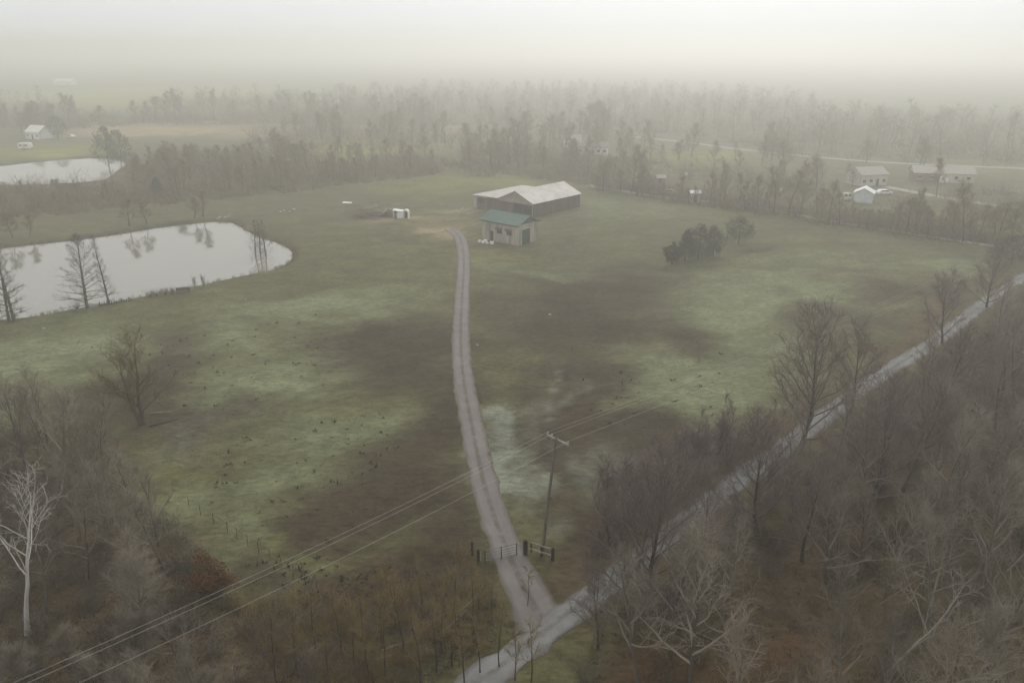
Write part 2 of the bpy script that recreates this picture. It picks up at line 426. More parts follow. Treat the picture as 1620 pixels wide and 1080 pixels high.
# --- driveway and road
def ribbon(name, line, width, mat, lift, ncross=9, wob=.25, step=.8):
    line = smooth_line(line, 3)
    seg = np.hypot(*np.diff(line, axis=0).T); s = np.concatenate([[0], np.cumsum(seg)])
    q = np.arange(0, s[-1], step); P = np.stack([np.interp(q, s, line[:, 0]), np.interp(q, s, line[:, 1])], 1)
    T = np.gradient(P, axis=0); T /= np.linalg.norm(T, axis=1)[:, None]; N = np.stack([T[:, 1], -T[:, 0]], 1)
    w = np.interp(q, s, np.interp(np.linspace(0, 1, len(s)), np.linspace(0, 1, len(width)), width)) / 2
    rows, uv = [], []
    for k in range(ncross):
        u = -1 + 2 * k / (ncross - 1)
        e = wob * (fbm(q * 1.3 + k, q * .7 + 20 * u, .8) * .6) if abs(u) > .7 else 0
        xy = P + N * (w * u + e)[:, None]
        zz = hz(xy[:, 0], xy[:, 1]) + lift * (1 - .8 * (abs(u) > .95))
        rows.append(np.column_stack([xy, zz])); uv.append(np.column_stack([np.full(len(q), u * .5 + .5), q * .01, np.zeros(len(q))]))
    V = np.stack(rows, 1).reshape(-1, 3); A = np.stack(uv, 1).reshape(-1, 3)
    i = (np.arange(len(q) - 1)[:, None] * ncross + np.arange(ncross - 1)[None]).ravel()
    F = np.stack([i, i + ncross, i + ncross + 1, i + 1], 1)[:, ::-1]
    me = new_mesh(name, V, F, mat, True); vattr(me, 'across', A)
    return tag(obj(name, me), kind='structure')

def gravel(name, base, rut, edge, verge, centre, cstr):
    m, t, b = mat_new(name); b.inputs['Roughness'].default_value = .95; b.inputs['Specular IOR Level'].default_value = .2
    a = t.nodes.new('ShaderNodeAttribute'); a.attribute_name = 'across'
    sp = t.nodes.new('ShaderNodeSeparateColor'); t.links.new(a.outputs['Color'], sp.inputs[0])
    u = sp.outputs[0]; pos = geo_pos(t)
    n1 = noise(t, .9, 6, .7, pos); n2 = noise(t, 9, 4, .7, pos); n3 = noise(t, .45, 5, .7, pos)
    off = math_(t, 'ABSOLUTE', math_(t, 'ADD', math_(t, 'SUBTRACT', u, .5), math_(t, 'MULTIPLY', math_(t, 'SUBTRACT', n1, .5), .12)))
    c = mix(t, ramp(t, n3, .3, .7), base, rut)
    c = mix(t, math_(t, 'MULTIPLY', math_(t, 'MULTIPLY', ramp(t, off, .13, .03), cstr), ramp(t, n1, .25, .6)), c, centre)
    c = mix(t, ramp(t, off, .30, .44), c, edge)
    c = mix(t, ramp(t, math_(t, 'ADD', off, math_(t, 'MULTIPLY', math_(t, 'SUBTRACT', n1, .5), .25)), .43, .50), c, verge)
    c = mix(t, 1.0, c, mix(t, n2, (.62,) * 3, (1.38,) * 3), 'MULTIPLY')
    t.links.new(c, b.inputs['Base Color']); bump(t, b, n2, .5, .04); return m

M['drive'] = gravel('driveway_gravel', (.215, .192, .180), (.165, .146, .136), (.14, .122, .105), (.085, .074, .045), (.10, .086, .066), .8)
M['road'] = gravel('road_gravel', (.25, .248, .24), (.17, .166, .158), (.15, .14, .125), (.085, .072, .055), (.135, .13, .118), .8)
M['far_road'] = gravel('far_road_gravel', (.34, .32, .28), (.30, .28, .25), (.28, .26, .22), (.16, .14, .09), (.26, .24, .2), .4)
drive_line = gp([(862,1000),(846,968),(824,925),(808,892),(797,865),(782,825),(768,780),(757,730),(745,670),(734,610),(729,560),(729,510),(732,460),(734,420),(733,392),(727,370),(712,360)])
ribbon('driveway', drive_line, [4.6, 3.6, 3.0, 2.8, 2.7, 2.7, 2.7, 2.6, 2.6, 2.6, 2.8, 3.4], M['drive'], .035, 9, .22)
right_edge = gp([(690,1180),(755,1122),(824,1072),(846,1057),(911,1000),(960,963),(1061,881),(1123,827),(1185,775),(1245,731),(1315,675),(1380,620),(1430,587),(1493,550),(1557,497),(1600,463),(1700,398),(1800,340)])
T = np.gradient(smooth_line(right_edge, 1), axis=0); T /= np.linalg.norm(T, axis=1)[:, None]
road_line = smooth_line(right_edge, 1) + np.stack([-T[:, 1], T[:, 0]], 1) * 1.45
ribbon('gravel_road', road_line, [2.7, 2.6, 2.5, 2.4], M['road'], .05, 9, .45)
ribbon('far_lane', gp([(1000,218),(1090,226),(1160,236),(1230,243),(1300,250),(1400,258),(1500,262),(1700,270)]), [4, 4], M['far_road'], .08, 5, .3, 3)
ribbon('lane', gp([(1400,296),(1460,308),(1530,320),(1620,334),(1750,350)]), [3.4, 3.4], M['far_road'], .07, 5, .3, 2)
ribbon('lane_behind_trees', gp([(930,292),(1050,312),(1180,322),(1290,345),(1400,362),(1500,378),(1600,392)]), [2.6, 2.6], M['far_road'], .07, 5, .4, 2)
ribbon('field_lane', gp([(80,205),(200,198),(300,194),(400,191),(470,190)]), [3, 3], M['far_road'], .08, 5, .3, 3)

# ------------------------------------------------------------------ farm buildings
def at(px, py, z=None):
    x, y = G(px, py); return (float(x), float(y), hz1(x, y) if z is None else z)

def siding(m, x0, x1, y, z0, z1f, step=.6, out=-1, w=.05, d=.03):
    """vertical ribs on a wall facing -y (out=-1) or +y"""
    n = max(2, int(round((x1 - x0) / step)))
    for k in range(n + 1):
        x = x0 + (x1 - x0) * k / n
        ya, yb = (y - d, y - .002) if out < 0 else (y + .002, y + d)
        m.box(x - w / 2, x + w / 2, ya, yb, z0, z1f(x))
    return m

ANG = math.atan2(-.66, .75)
# --- big pole barn: local x = front (width), y = length, origin at front left corner of the main hall
Wd, Ln, Ev, Rg, Lw = 11.3, 19.2, 3.5, 5.9, 9.0
bb = thing('pole_barn', 'long pale roofed pole barn with open lean-to, behind the green roofed shed', 'barn', (-3.3, 202.6, hz1(2, 205)), ANG)
# right long wall with ribs, back wall, front pieces
m = MB(); m.box(Wd - .12, Wd, 0, Ln, -.3, Ev)
for k in range(33):
    yy = k * Ln / 32; m.box(Wd + .002, Wd + .035, yy - .04, yy + .04, -.2, Ev - .02)
m.build('side_wall', M['barn_wood'], bb)
m = MB(); m.box(0, Wd - .12, Ln - .12, Ln, -.3, Ev); m.build('back_wall', M['barn_wood'], bb)
m = MB(); m.prism([(0.05, Ev + .004), (Wd - .05, Ev + .004), (Wd / 2, Rg - .03)], Ln - .12, Ln - .01); m.build('rear_gable', M['gable_tan'], bb)
m = MB(); m.prism([(0.05, Ev - .5), (Wd - .05, Ev - .5), (Wd - .05, Ev), (Wd / 2, Rg - .03), (.05, Ev)], 0, .12)
siding(m, .3, Wd - .3, 0, Ev - .48, lambda x: Ev + (Rg - Ev) * (1 - abs(x - Wd / 2) / (Wd / 2)) - .06, .6)
m.build('front_gable', M['gable_tan'], bb)
m = MB(); m.box(0, 2.9, .02, .14, -.3, Ev - .504); siding(m, .1, 2.8, .02, -.2, lambda x: Ev - .52, .45); m.build('front_wall', M['barn_wood'], bb)
m = MB(); m.box(2.92, 4.5, .06, .14, .05, Ev - .504); siding(m, 3.0, 4.4, .06, .1, lambda x: Ev - .52, .35); m.build('sliding_door', M['barn_red'], bb)
for x in (4.62, 7.9, Wd - .25):
    MB().box(x - .1, x + .1, .02, .22, -.3, Ev - .504).build('post', M['pale_wood'] if x > 9 else M['barn_wood'], bb)
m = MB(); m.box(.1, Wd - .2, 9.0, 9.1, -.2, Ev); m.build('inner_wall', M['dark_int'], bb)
def roof_plane(name, a, b_, c, d, parent, mat, nrib, t=.08):
    m = MB().slab(a, b_, c, d, t)
    a, b_, c, d = map(Vector, (a, b_, c, d)); n = (b_ - a).cross(d - a).normalized() * .035
    for k in range(nrib + 1):
        f = k / nrib; p = a.lerp(b_, f); q = d.lerp(c, f); w = (b_ - a).normalized() * .03
        m.add([p - w, p + w, q + w, q - w, p - w + n, p + w + n, q + w + n, q - w + n], [(0,1,5,4),(1,2,6,5),(2,3,7,6),(3,0,4,7),(4,5,6,7)])
    return m.build(name, mat, parent)
o = .35
dz = (Rg - Ev) / (Wd / 2) * o
r1 = roof_plane('roof_slope', (Wd + o, -o, Ev + .1 - dz), (Wd + o, Ln + o, Ev + .1 - dz), (Wd / 2, Ln + o, Rg + .1), (Wd / 2, -o, Rg + .1), bb, M['metal_roof'], 26)
r2 = roof_plane('roof_slope', (Wd / 2, -o, Rg + .1), (Wd / 2, Ln + o, Rg + .1), (-.02, Ln + o, Ev + .12), (-.02, -o, Ev + .12), bb, M['metal_roof'], 26)
MB().prism([(Wd / 2 - .28, Rg + .03), (Wd / 2, Rg + .19), (Wd / 2 + .28, Rg + .03), (Wd / 2, Rg + .14)], -o - .02, Ln + o + .02).build('ridge_cap', M['metal_roof'], r1)
m = MB()
m.slab((Wd + o + .01, -o - .06, Ev + .12 - dz), (Wd + o + .01, -o - .004, Ev + .12 - dz), (Wd / 2, -o - .004, Rg + .12), (Wd / 2, -o - .06, Rg + .12), .22)
m.slab((Wd / 2, -o - .06, Rg + .12), (Wd / 2, -o - .004, Rg + .12), (0, -o - .004, Ev + .12), (0, -o - .06, Ev + .12), .22)
m.build('barge_board', M['pale_wood'], bb)
# lean-to on the left
lt = roof_plane('lean_to_roof', (-.03, -o, Ev + .08), (-.03, Ln + o, Ev + .08), (-Lw - o, Ln + o, Ev - .12), (-Lw - o, -o, Ev - .12), bb, M['metal_roof'], 26)
m = MB(); m.box(-Lw, -Lw + .12, 0, Ln, -.3, Ev - .28); m.build('lean_to_wall', M['tan_siding'], bb)
m = MB(); m.box(-Lw + .12, 0, Ln - .12, Ln, -.3, Ev - .28); m.build('lean_to_back_wall', M['barn_wood'], bb)
m = MB(); m.box(-Lw + .12, -Lw + 1.2, 0.02, .14, -.3, Ev - .25); m.build('corner_panel', M['tan_siding'], bb)
m = MB(); m.box(-4.6, -.01, .02, .14, -.3, Ev - .22); siding(m, -4.5, -.1, .02, -.2, lambda x: Ev - .25, .5); m.build('lean_to_front_wall', M['barn_wood'], bb)
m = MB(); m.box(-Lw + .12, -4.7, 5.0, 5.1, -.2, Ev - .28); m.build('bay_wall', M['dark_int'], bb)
m = MB(); m.box(-Lw + 1.25, -4.65, -.02, .1, Ev - .62, Ev - .22); m.build('header_beam', M['pale_wood'], bb)
for k in range(3):
    MB().box(-Lw + 1.25, -4.65, .03, .08, .35 + .4 * k, .47 + .4 * k).build('stall_rail', M['pale_wood'], bb)
for x in (-Lw + 1.2, -4.7):
    MB().box(x - .08, x + .08, -.05, .14, -.3, Ev - .22).build('post', M['pale_wood'], bb)

# --- green roofed shed
Ws, Ds, Es = 10.5, 6.6, 4.4; Rs = Es + 1.5
gs = thing('green_roof_shed', 'tall tan shed with green metal roof and green door at the driveway end', 'shed', (-6.6, 172.9, hz1(0, 170)), ANG)
m = MB(); m.box(0, Ws, 0, .1, -.3, Es); siding(m, .06, Ws - .06, 0, -.25, lambda x: Es - .02, .58); m.build('front_wall', M['tan_siding'], gs)
m = MB(); m.box(Ws - .1, Ws, .1, Ds - .1, -.3, Es)
for k in range(12):
    yy = .1 + k * (Ds - .2) / 11
    if not (1.15 < yy < 3.95): m.box(Ws + .002, Ws + .03, yy - .03, yy + .03, -.25, Es - .02)
m.build('end_wall', M['tan_siding'], gs)
m = MB(); m.box(0, .1, .1, Ds - .1, -.3, Es); m.build('far_end_wall', M['tan_siding'], gs)
m = MB(); m.box(0, Ws, Ds - .1, Ds, -.3, Es); m.build('rear_wall', M['tan_siding'], gs)
for x in (.02, Ws - .1):
    m = MB(); n = len(m.v)
    m.add([(x, .02, Es + .004), (x, Ds - .02, Es + .004), (x, Ds / 2, Rs - .02), (x + .08, .02, Es + .004), (x + .08, Ds - .02, Es + .004), (x + .08, Ds / 2, Rs - .02)],
          [(0, 2, 1), (3, 4, 5), (0, 1, 4, 3), (1, 2, 5, 4), (2, 0, 3, 5)])
    m.build('gable', M['green_gable'], gs)
oz = .4 * 1.5 / (Ds / 2)
g1 = roof_plane('roof_slope', (-.4, -.4, Es + .1 - oz), (Ws + .5, -.4, Es + .1 - oz), (Ws + .5, Ds / 2, Rs + .1), (-.4, Ds / 2, Rs + .1), gs, M['green_roof'], 24)
g2 = roof_plane('roof_slope', (-.4, Ds / 2, Rs + .1), (Ws + .5, Ds / 2, Rs + .1), (Ws + .5, Ds + .4, Es + .1 - oz), (-.4, Ds + .4, Es + .1 - oz), gs, M['green_roof'], 24)
MB().add([(-.42, Ds / 2 - .22, Rs + .05), (-.42, Ds / 2, Rs + .18), (-.42, Ds / 2 + .22, Rs + .05), (Ws + .52, Ds / 2 - .22, Rs + .05), (Ws + .52, Ds / 2, Rs + .18), (Ws + .52, Ds / 2 + .22, Rs + .05)],
         [(0, 3, 4, 1), (1, 4, 5, 2), (0, 1, 2), (3, 5, 4), (0, 2, 5, 3)]).build('ridge_cap', M['green_roof'], g1)
MB().box(-.42, Ws + .52, -.46, -.405, Es - .28, Es - .02).build('fascia', M['green_metal'], gs)
# roll door on the end wall with pale trim
d = MB().box(Ws + .004, Ws + .05, 1.2, 3.9, 0, 3.3); 
for k in range(7): d.box(Ws + .05, Ws + .065, 1.25, 3.85, .18 + k * .45, .22 + k * .45)
d = d.build('overhead_door', M['green_metal'], gs)
MB().box(Ws + .004, Ws + .09, 1.02, 1.19, 0, 3.5).box(Ws + .004, Ws + .09, 3.91, 4.08, 0, 3.5).box(Ws + .004, Ws + .09, 1.19, 3.91, 3.31, 3.5).build('frame', M['cream_paint'], d)
MB().box(Ws + .004, Ws + .06, .0, .12, -.28, Es - .05).build('corner_trim', M['cream_paint'], gs)
# walk door, two hooded windows
d = MB().box(2.5, 3.4, -.06, -.004, 0, 2.15).build('door', M['dark_int'], gs)
MB().box(2.38, 2.49, -.07, -.004, 0, 2.25).box(3.41, 3.52, -.07, -.004, 0, 2.25).box(2.49, 3.41, -.07, -.004, 2.16, 2.26).build('frame', M['pale_wood'], d)
MB().box(3.24, 3.3, -.12, -.062, 1.0, 1.1).build('handle', M['galv'], d)
for x in (4.5, 7.3):
    w = MB().box(x, x + 1.35, -.05, -.004, 1.95, 3.0).build('window', M['glass'], gs)
    MB().box(x - .1, x - .005, -.07, -.004, 1.85, 3.1).box(x + 1.355, x + 1.45, -.07, -.004, 1.85, 3.1).box(x - .005, x + 1.355, -.07, -.004, 1.85, 1.945).box(x - .005, x + 1.355, -.07, -.004, 3.005, 3.1).box(x + .65, x + .7, -.066, -.052, 1.95, 3.0).build('frame', M['pale_wood'], w)
    MB().slab((x - .2, -.65, 2.95), (x + 1.55, -.65, 2.95), (x + 1.55, -.05, 3.3), (x - .2, -.05, 3.3), .05).build('awning', M['barn_wood'], w)

# ------------------------------------------------------------------ distant houses
def house(name, label, cat, px, py, w, dp, h, rise, ang, wall, roof, wins=3, group=None, garage=False, split=None, gable_mat=None):
    x, y, z = at(px, py)
    r = thing(name, label, cat, (x, y, z), math.radians(ang), group)
    x0, x1, y0, y1 = -w / 2, w / 2, -dp / 2, dp / 2
    if split:
        xs_ = x0 + w * split[0]
        MB().box(x0, xs_, y0, y1, -.4, h).build('wall', split[1], r)
        MB().box(xs_ + .001, x1, y0, y1, -.4, h).build('wall', wall, r)
    else:
        MB().box(x0, x1, y0, y1, -.4, h).build('wall', wall, r)
    for s in (-1, 1):
        xa = x0 if s < 0 else x1 - .1
        MB().add([(xa, y0, h + .003), (xa, y1, h + .003), (xa, 0, h + rise - .02), (xa + .1, y0, h + .003), (xa + .1, y1, h + .003), (xa + .1, 0, h + rise - .02)],
                 [(0, 2, 1), (3, 4, 5), (0, 1, 4, 3), (1, 2, 5, 4), (2, 0, 3, 5)]).build('gable', gable_mat or wall, r)
    e = .35; ez = e * rise / (dp / 2)
    MB().slab((x0 - e, y0 - e, h + .08 - ez), (x1 + e, y0 - e, h + .08 - ez), (x1 + e, 0, h + rise + .08), (x0 - e, 0, h + rise + .08), .1).build('roof_slope', roof, r)
    MB().slab((x0 - e, 0, h + rise + .08), (x1 + e, 0, h + rise + .08), (x1 + e, y1 + e, h + .08 - ez), (x0 - e, y1 + e, h + .08 - ez), .1).build('roof_slope', roof, r)
    n = wins + 1
    for k in range(n):
        xc = x0 + w * (k + .5) / n
        if k == n // 2:
            if garage:
                MB().box(xc - 1.2, xc + 1.2, y0 - .05, y0 - .004, 0, 2.1).build('garage_door', M['white_paint'], r)
            else:
                MB().box(xc - .45, xc + .45, y0 - .05, y0 - .004, 0, 2.05).build('door', M['dark_int'], r)
        else:
            wn = MB().box(xc - .5, xc + .5, y0 - .04, y0 - .004, 1.0, 2.0).build('window', M['glass'], r)
            MB().box(xc - .58, xc + .58, y0 - .06, y0 - .004, .9, .995).build('sill', M['white_paint'], wn); MB().box(xc - .58, xc + .58, y0 - .06, y0 - .004, 2.005, 2.09).build('lintel', M['white_paint'], wn)
    return r

house('farmhouse', 'white house with pale hipped-looking roof above the far pond on the left', 'house', 64, 220, 9, 7, 3.2, 2.4, -25, M['white_paint'], M['white_paint'], 2)
house('long_shed', 'faint long white building far off in the fog at upper left', 'shed', 104, 134, 20, 9, 4, 2, -8, M['white_paint'], M['white_paint'], 1)
house('small_house', 'small white house glimpsed among trees above the barn roof', 'house', 812, 220, 5, 5, 2.8, 2.2, 40, M['white_paint'], M['pale_shingle'], 1)
house('cottage', 'white cottage behind bare trees, left of the long white house', 'house', 906, 232, 7, 6, 3, 1.8, -12, M['white_paint'], M['pale_shingle'], 2)
house('long_white_house', 'long low white house behind bare trees above the barn ridge', 'house', 938, 243, 11.5, 6.5, 3, 1.4, -8, M['white_paint'], M['grey_shingle'], 4)
house('beige_house', 'beige house with pale roof behind the white gabled shed', 'house', 1370, 292, 9, 7, 3.4, 1.8, 14, M['cream_paint'], M['pale_shingle'], 3)
house('ranch_house', 'long brick ranch house with pale garage end at right edge', 'house', 1487, 288, 17, 7.5, 2.8, 1.6, -14, M['cream_paint'], M['pale_shingle'], 4, None, True, (.45, M['brick']))
house('white_shed', 'pale blue-white gabled shed in front of the beige house', 'shed', 1366, 318, 4.4, 4.6, 2.7, 1.2, 62, M['blue_white'], M['white_paint'], 0)
house('pale_shed', 'pale upright shed among the treeline trunks right of the barn', 'shed', 1098, 318, 2.4, 2.2, 2.6, .5, 5, M['cream_paint'], M['white_paint'], 0)
house('trimmed_shed', 'small grey shed with white door trim among the trees', 'shed', 1044, 291, 2.6, 2.6, 2.4, .7, -4, M['grey_shingle'], M['pale_shingle'], 0)
house('low_shed', 'low white roofed shed among trees, nearest the barn end', 'shed', 1011, 284, 3.0, 2.4, 2.0, .5, -10, M['cream_paint'], M['white_paint'], 0)

def vehicle(name, label, cat, px, py, L, Wv_, body_h, cab, ang, mat):
    x, y, z = at(px, py); r = thing(name, label, cat, (x, y, z), math.radians(ang))
    if cab == 'car':
        prof = [(-L/2, .35), (L/2, .35), (L/2, .8), (L*.28, .95), (L*.14, 1.42), (-L*.28, 1.42), (-L*.44, .98), (-L/2, .9)]
        MB().prism(prof, -Wv_/2, Wv_/2).build('body', mat, r)
        for s in (-1, 1):
            ya = s * Wv_ / 2
            MB().prism([(L*.25, .97), (L*.125, 1.34), (-L*.27, 1.34), (-L*.40, .99)], min(ya + s*.004, ya + s*.015), max(ya + s*.004, ya + s*.015)).build('side_window', M['glass'], r)
            MB().box(L/2 + .002, L/2 + .03, ya - s*.35 - .15, ya - s*.35 + .15, .62, .75).build('headlight', M['ceramic'], r)
        wx = (-L * .31, L * .31); R_ = .33
    else:
        MB().prism([(-L/2, .5), (L/2, .5), (L/2 + .25, 1.2), (L/2 + .1, body_h - .2), (L/2 - .3, body_h), (-L/2 + .3, body_h), (-L/2, body_h - .3)], -Wv_/2, Wv_/2).build('body', mat, r)
        for xx in (-L*.28, L*.2):
            MB().box(xx - .45, xx + .45, -Wv_/2 - .03, -Wv_/2 - .004, 1.45, 2.0).build('window', M['glass'], r)
        MB().box(-.3, .35, -Wv_/2 - .03, -Wv_/2 - .004, .6, 2.2).build('door', M['cream_paint'], r)
        MB().tube([(L/2, 0, .5), (L/2 + 1.1, 0, .48)], .06).build('hitch', M['rust_steel'], r)
        wx = (-.25, .55) ; R_ = .33
    for xx in wx:
        for s in (-1, 1):
            ya = s * (Wv_ / 2 - .1)
            w = MB().tube([(xx, ya - .1 * 1, R_), (xx, ya + .12, R_)], R_, 12).build('wheel', M['rubber'], r)
            MB().tube([(xx, ya + s * .125 - .01, R_), (xx, ya + s * .135 + .01, R_)], R_ * .55, 10).build('rim', M['ceramic'], w)
    return r
vehicle('camper_trailer', 'boxy white camper trailer on the lawn above the far pond', 'trailer', 41, 237, 4.6, 2.2, 2.7, 'camper', 0, M['white_paint'])
vehicle('parked_car', 'white car parked right of the pale gabled shed', 'car', 1398, 308, 4.4, 1.75, 1.4, 'car', 8, M['white_paint'])
vehicle('small_camper', 'small rounded white trailer left of the pale gabled shed', 'trailer', 1338, 317, 2.2, 1.8, 2.2, 'camper', 10, M['cream_paint'])
vehicle('sedan', 'pale car half hidden by trunks behind the treeline lane', 'car', 1060, 306, 4.2, 1.7, 1.4, 'car', -12, M['cream_paint'])
vehicle('wagon', 'small white car by the lawn, right of the white farmhouse', 'car', 113, 219, 3.8, 1.7, 1.4, 'car', -15, M['white_paint'])

# ------------------------------------------------------------------ yard odds and ends
def boards(name, label, px, py, n, spread, length, mats, group=None):
    x, y, z = at(px, py); r = thing(name, label, 'boards', (x, y, z), 0, group)
    lr = random.Random(px)
    for k in range(n):
        a = lr.uniform(-.5, .5) + (1.2 if lr.random() < .25 else 0); L = length * lr.uniform(.6, 1.2)
        dx, dy = math.cos(a) * L / 2, math.sin(a) * L / 2; cx, cy_ = lr.uniform(-spread, spread), lr.uniform(-spread * .5, spread * .5)
        zz = .06 + .07 * k * lr.uniform(.4, 1); tl = lr.uniform(-.2, .3)
        MB().slab((cx - dx - .1, cy_ - dy, zz), (cx + dx - .1, cy_ + dy, zz + max(0, tl)), (cx + dx - .1 - dy * .12, cy_ + dy + .25, zz + max(0, tl)), (cx - dx - .1 - dy * .12, cy_ - dy + .25, zz), .07).build('board', mats[k % len(mats)], r)
    return r
boards('timber_pile', 'heap of brown boards and timbers left of the white shelter', 602, 339, 46, 4.8, 3.4, [M['barn_wood'], M['pale_wood'], M['barn_red'], M['barn_wood']])
boards('scrap_boards', 'scatter of pale boards on bare ground in front of the lean-to', 738, 333, 8, 2.2, 2.2, [M['pale_wood'], M['stone']])
x, y, z = at(549, 321)
o = MB().slab((-1.3, -.5, .22), (1.3, -.7, .2), (1.35, .5, .32), (-1.25, .7, .34), .12).box(-1.1, -.9, -.3, .4, -.1, .2).box(.9, 1.1, -.3, .3, -.1, .2).build('tarpaulin_sheet', M['white_paint'], None, (x, y, z), -.2)
tag(o, 'flat white sheet lying alone on the grass short of the timber heap', 'sheet')
x, y, z = at(635, 343)
r = thing('open_shelter', 'small white open-fronted shelter with rounded right bay beside timber heap', 'shelter', (x, y, z), math.radians(-8))
MB().box(-1.9, -1.72, -.6, .8, -.1, 1.95).box(-.95, .35, -.6, -.5, -.1, 1.6).box(-1.72, .35, .7, .8, -.1, 1.8).box(.35, .5, -.6, .8, -.1, 1.75).build('wall', M['white_paint'], r)
MB().slab((-2.0, -.75, 1.98), (.6, -.75, 1.72), (.6, .9, 1.85), (-2.0, .9, 2.1), .08).build('roof', M['white_paint'], r)
arch = [(math.cos(a) * .72 + 1.25, math.sin(a) * .72 + 1.45) for a in np.linspace(0, math.pi, 9)]
inner = [(math.cos(a) * .5 + 1.25, math.sin(a) * .5 + 1.35) for a in np.linspace(math.pi, 0, 9)]
m = MB()
for k in range(8):
    m.prism([arch[k], arch[k + 1], inner[7 - k], inner[8 - k]], -.6, .7)
m.box(.53, .75, -.6, .7, -.1, 1.45).box(1.75, 1.97, -.6, .7, -.1, 1.45); m.build('arched_bay', M['white_paint'], r)
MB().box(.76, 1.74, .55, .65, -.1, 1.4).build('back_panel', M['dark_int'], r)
for k, (px, py) in enumerate([(762, 381), (765, 382.5), (768, 381.5), (771, 383.5), (759.5, 381), (778, 384)]):
    x, y, z = at(px, py); s = .3 + .12 * (k % 3)
    o = MB().prism([(-s, -.05), (s, -.05), (s * .9, s * .9), (s * .3, s * 1.2), (-s * .8, s)], -s * .6, s * .6).build('white_sack', M['white_paint'], None, (x, y, z), k)
    tag(o, ['second', 'third', 'fourth', 'fifth', 'first', 'last'][k] + ' white sack along the green roofed shed front wall, from its far corner', 'sack', 'white sacks by the shed')
for k, (px, py) in enumerate([(344, 345), (348, 344), (356, 344), (361, 343), (443, 336), (449, 334), (458, 335), (465, 332), (69, 520), (388, 475), (1131, 440), (870, 498), (755, 548)]):
    x, y, z = at(px, py); s = (.35 + .25 * ((k * 37) % 10) / 10) * (.6 if k > 7 else 1)
    V, F = tube_np(np.array([(0, 0, -.15), (0.05, 0, .1), (.1, .05, .3), (.05, 0, .38)]) * (s * 1.6), np.array([.5, .55, .4, .08]) * s * 1.7, 7)
    V = V * (1, .7, 1); o = obj('stone', new_mesh('stone', V, F, M['stone']), None, (x, y, z), k * 1.3)
    lab = ['fourth', 'third', 'second', 'first'][k] + ' pale stone from the pond tip, on the far bank' if k < 4 else ['first', 'second', 'third', 'last'][k - 4] + ' pale stone in the short row beyond the pond tip' if k < 8 else ['pale stone on grass below the near left pond bank', 'pale stone on the grass below the pond tip', 'pale stone below the cedar clump in the field', 'pale stone in the field right of the driveway bend', 'small pale stone close beside the driveway, mid-field'][k - 8]
    tag(o, lab, 'stone', 'stones by the pond narrows' if k < 4 else 'stones beyond the pond tip' if k < 8 else None)
for k, (px, py, lab) in enumerate([(1003, 282, 'white barrel among trees left of the trimmed shed'), (1028, 294, 'white barrel nearest the treeline, below the trimmed shed'), (1085, 276, 'white barrel on lawn above the pale upright shed'), (1235, 301, 'white barrel behind the treeline right of the pale upright shed')]):
    x, y, z = at(px, py)
    o = MB().tube([(0, 0, -.05), (0, 0, .05), (0, 0, .3), (0, 0, .5), (0, 0, .75), (0, 0, .95)], np.array([.4, .44, .46, .44, .46, .42]), 12).build('barrel', M['white_paint'], None, (x, y, z)); tag(o, lab, 'barrel')

# bench by the pond
x, y, z = at(290, 463)
r = thing('bench', 'dark wooden bench facing the pond from the near bank', 'bench', (x, y, z), math.radians(18))
for k in range(3): MB().box(-1.1, 1.1, .0 + k * .16, .13 + k * .16, .44, .49).build('seat_slat', M['bench_green'], r)
for k in range(3): MB().box(-1.1, 1.1, -.1, -.05, .55 + k * .15, .67 + k * .15).build('back_slat', M['bench_green'], r)
for xx in (-.95, .95):
    MB().box(xx - .05, xx + .05, -.17, -.102, -.1, 1.0).build('leg', M['bench_green'], r)
    MB().box(xx - .05, xx + .05, .36, .44, -.1, .438).build('leg', M['bench_green'], r)
    MB().box(xx - .04, xx + .04, -.1, .36, .34, .436).build('arm', M['bench_green'], r)

# ------------------------------------------------------------------ power line
pb = np.array(at(857, 884)); ph = 11.3
top = np.array([*G(880, 692, ph), ph])
lean = (top - pb)
r = thing('utility_pole', 'tall leaning wooden utility pole with crossarm beside the driveway gate', 'utility pole', tuple(pb))
k_ = .48
MB().tube([(0, 0, -.5)] + [tuple(lean * f) for f in (.25, .5, .75, 1.0)], np.array([.14, .13, .12, .11, .10]), 10).build('pole', M['wood_pole'], r)
pl = G(540, 853, 10.9); pr_ = G(1200, 556, 10.9)
ld = pr_ - pl; ld /= np.linalg.norm(ld); la = np.array([ld[1], -ld[0], 0.0])
q = lean * .975
a_, b_ = q - la * 1.2, q + la * 1.2; ez = np.array([0, 0, .07]); el = np.array([ld[0], ld[1], 0]) * .06; off = np.array([ld[0], ld[1], 0]) * .19
m = MB(); c8 = [a_ - el - ez, b_ - el - ez, b_ + el - ez, a_ + el - ez, a_ - el + ez, b_ - el + ez, b_ + el + ez, a_ + el + ez]
m.add([tuple(v + off) for v in c8], [(0,3,2,1),(4,5,6,7),(0,1,5,4),(1,2,6,5),(2,3,7,6),(3,0,4,7)]); m.build('crossarm', M['pale_wood'], r)
for s in (-1, 1):
    MB().tube([tuple(q + la * .75 * s + off - ez), tuple(lean * .9 + off * .7)], .025, 5).build('brace', M['galv'], r)
wire_pts = [q - la * 1.1 + off + (0, 0, .3), q - la * .62 + off + (0, 0, .3), q + la * 1.1 + off + (0, 0, .3)]
for wp in wire_pts:
    MB().tube([tuple(wp - (0, 0, .24)), tuple(wp - (0, 0, .12)), tuple(wp - (0, 0, .1)), tuple(wp - (0, 0, .02)), tuple(wp)], np.array([.025, .03, .07, .06, .03]), 8).build('insulator', M['ceramic'], r)
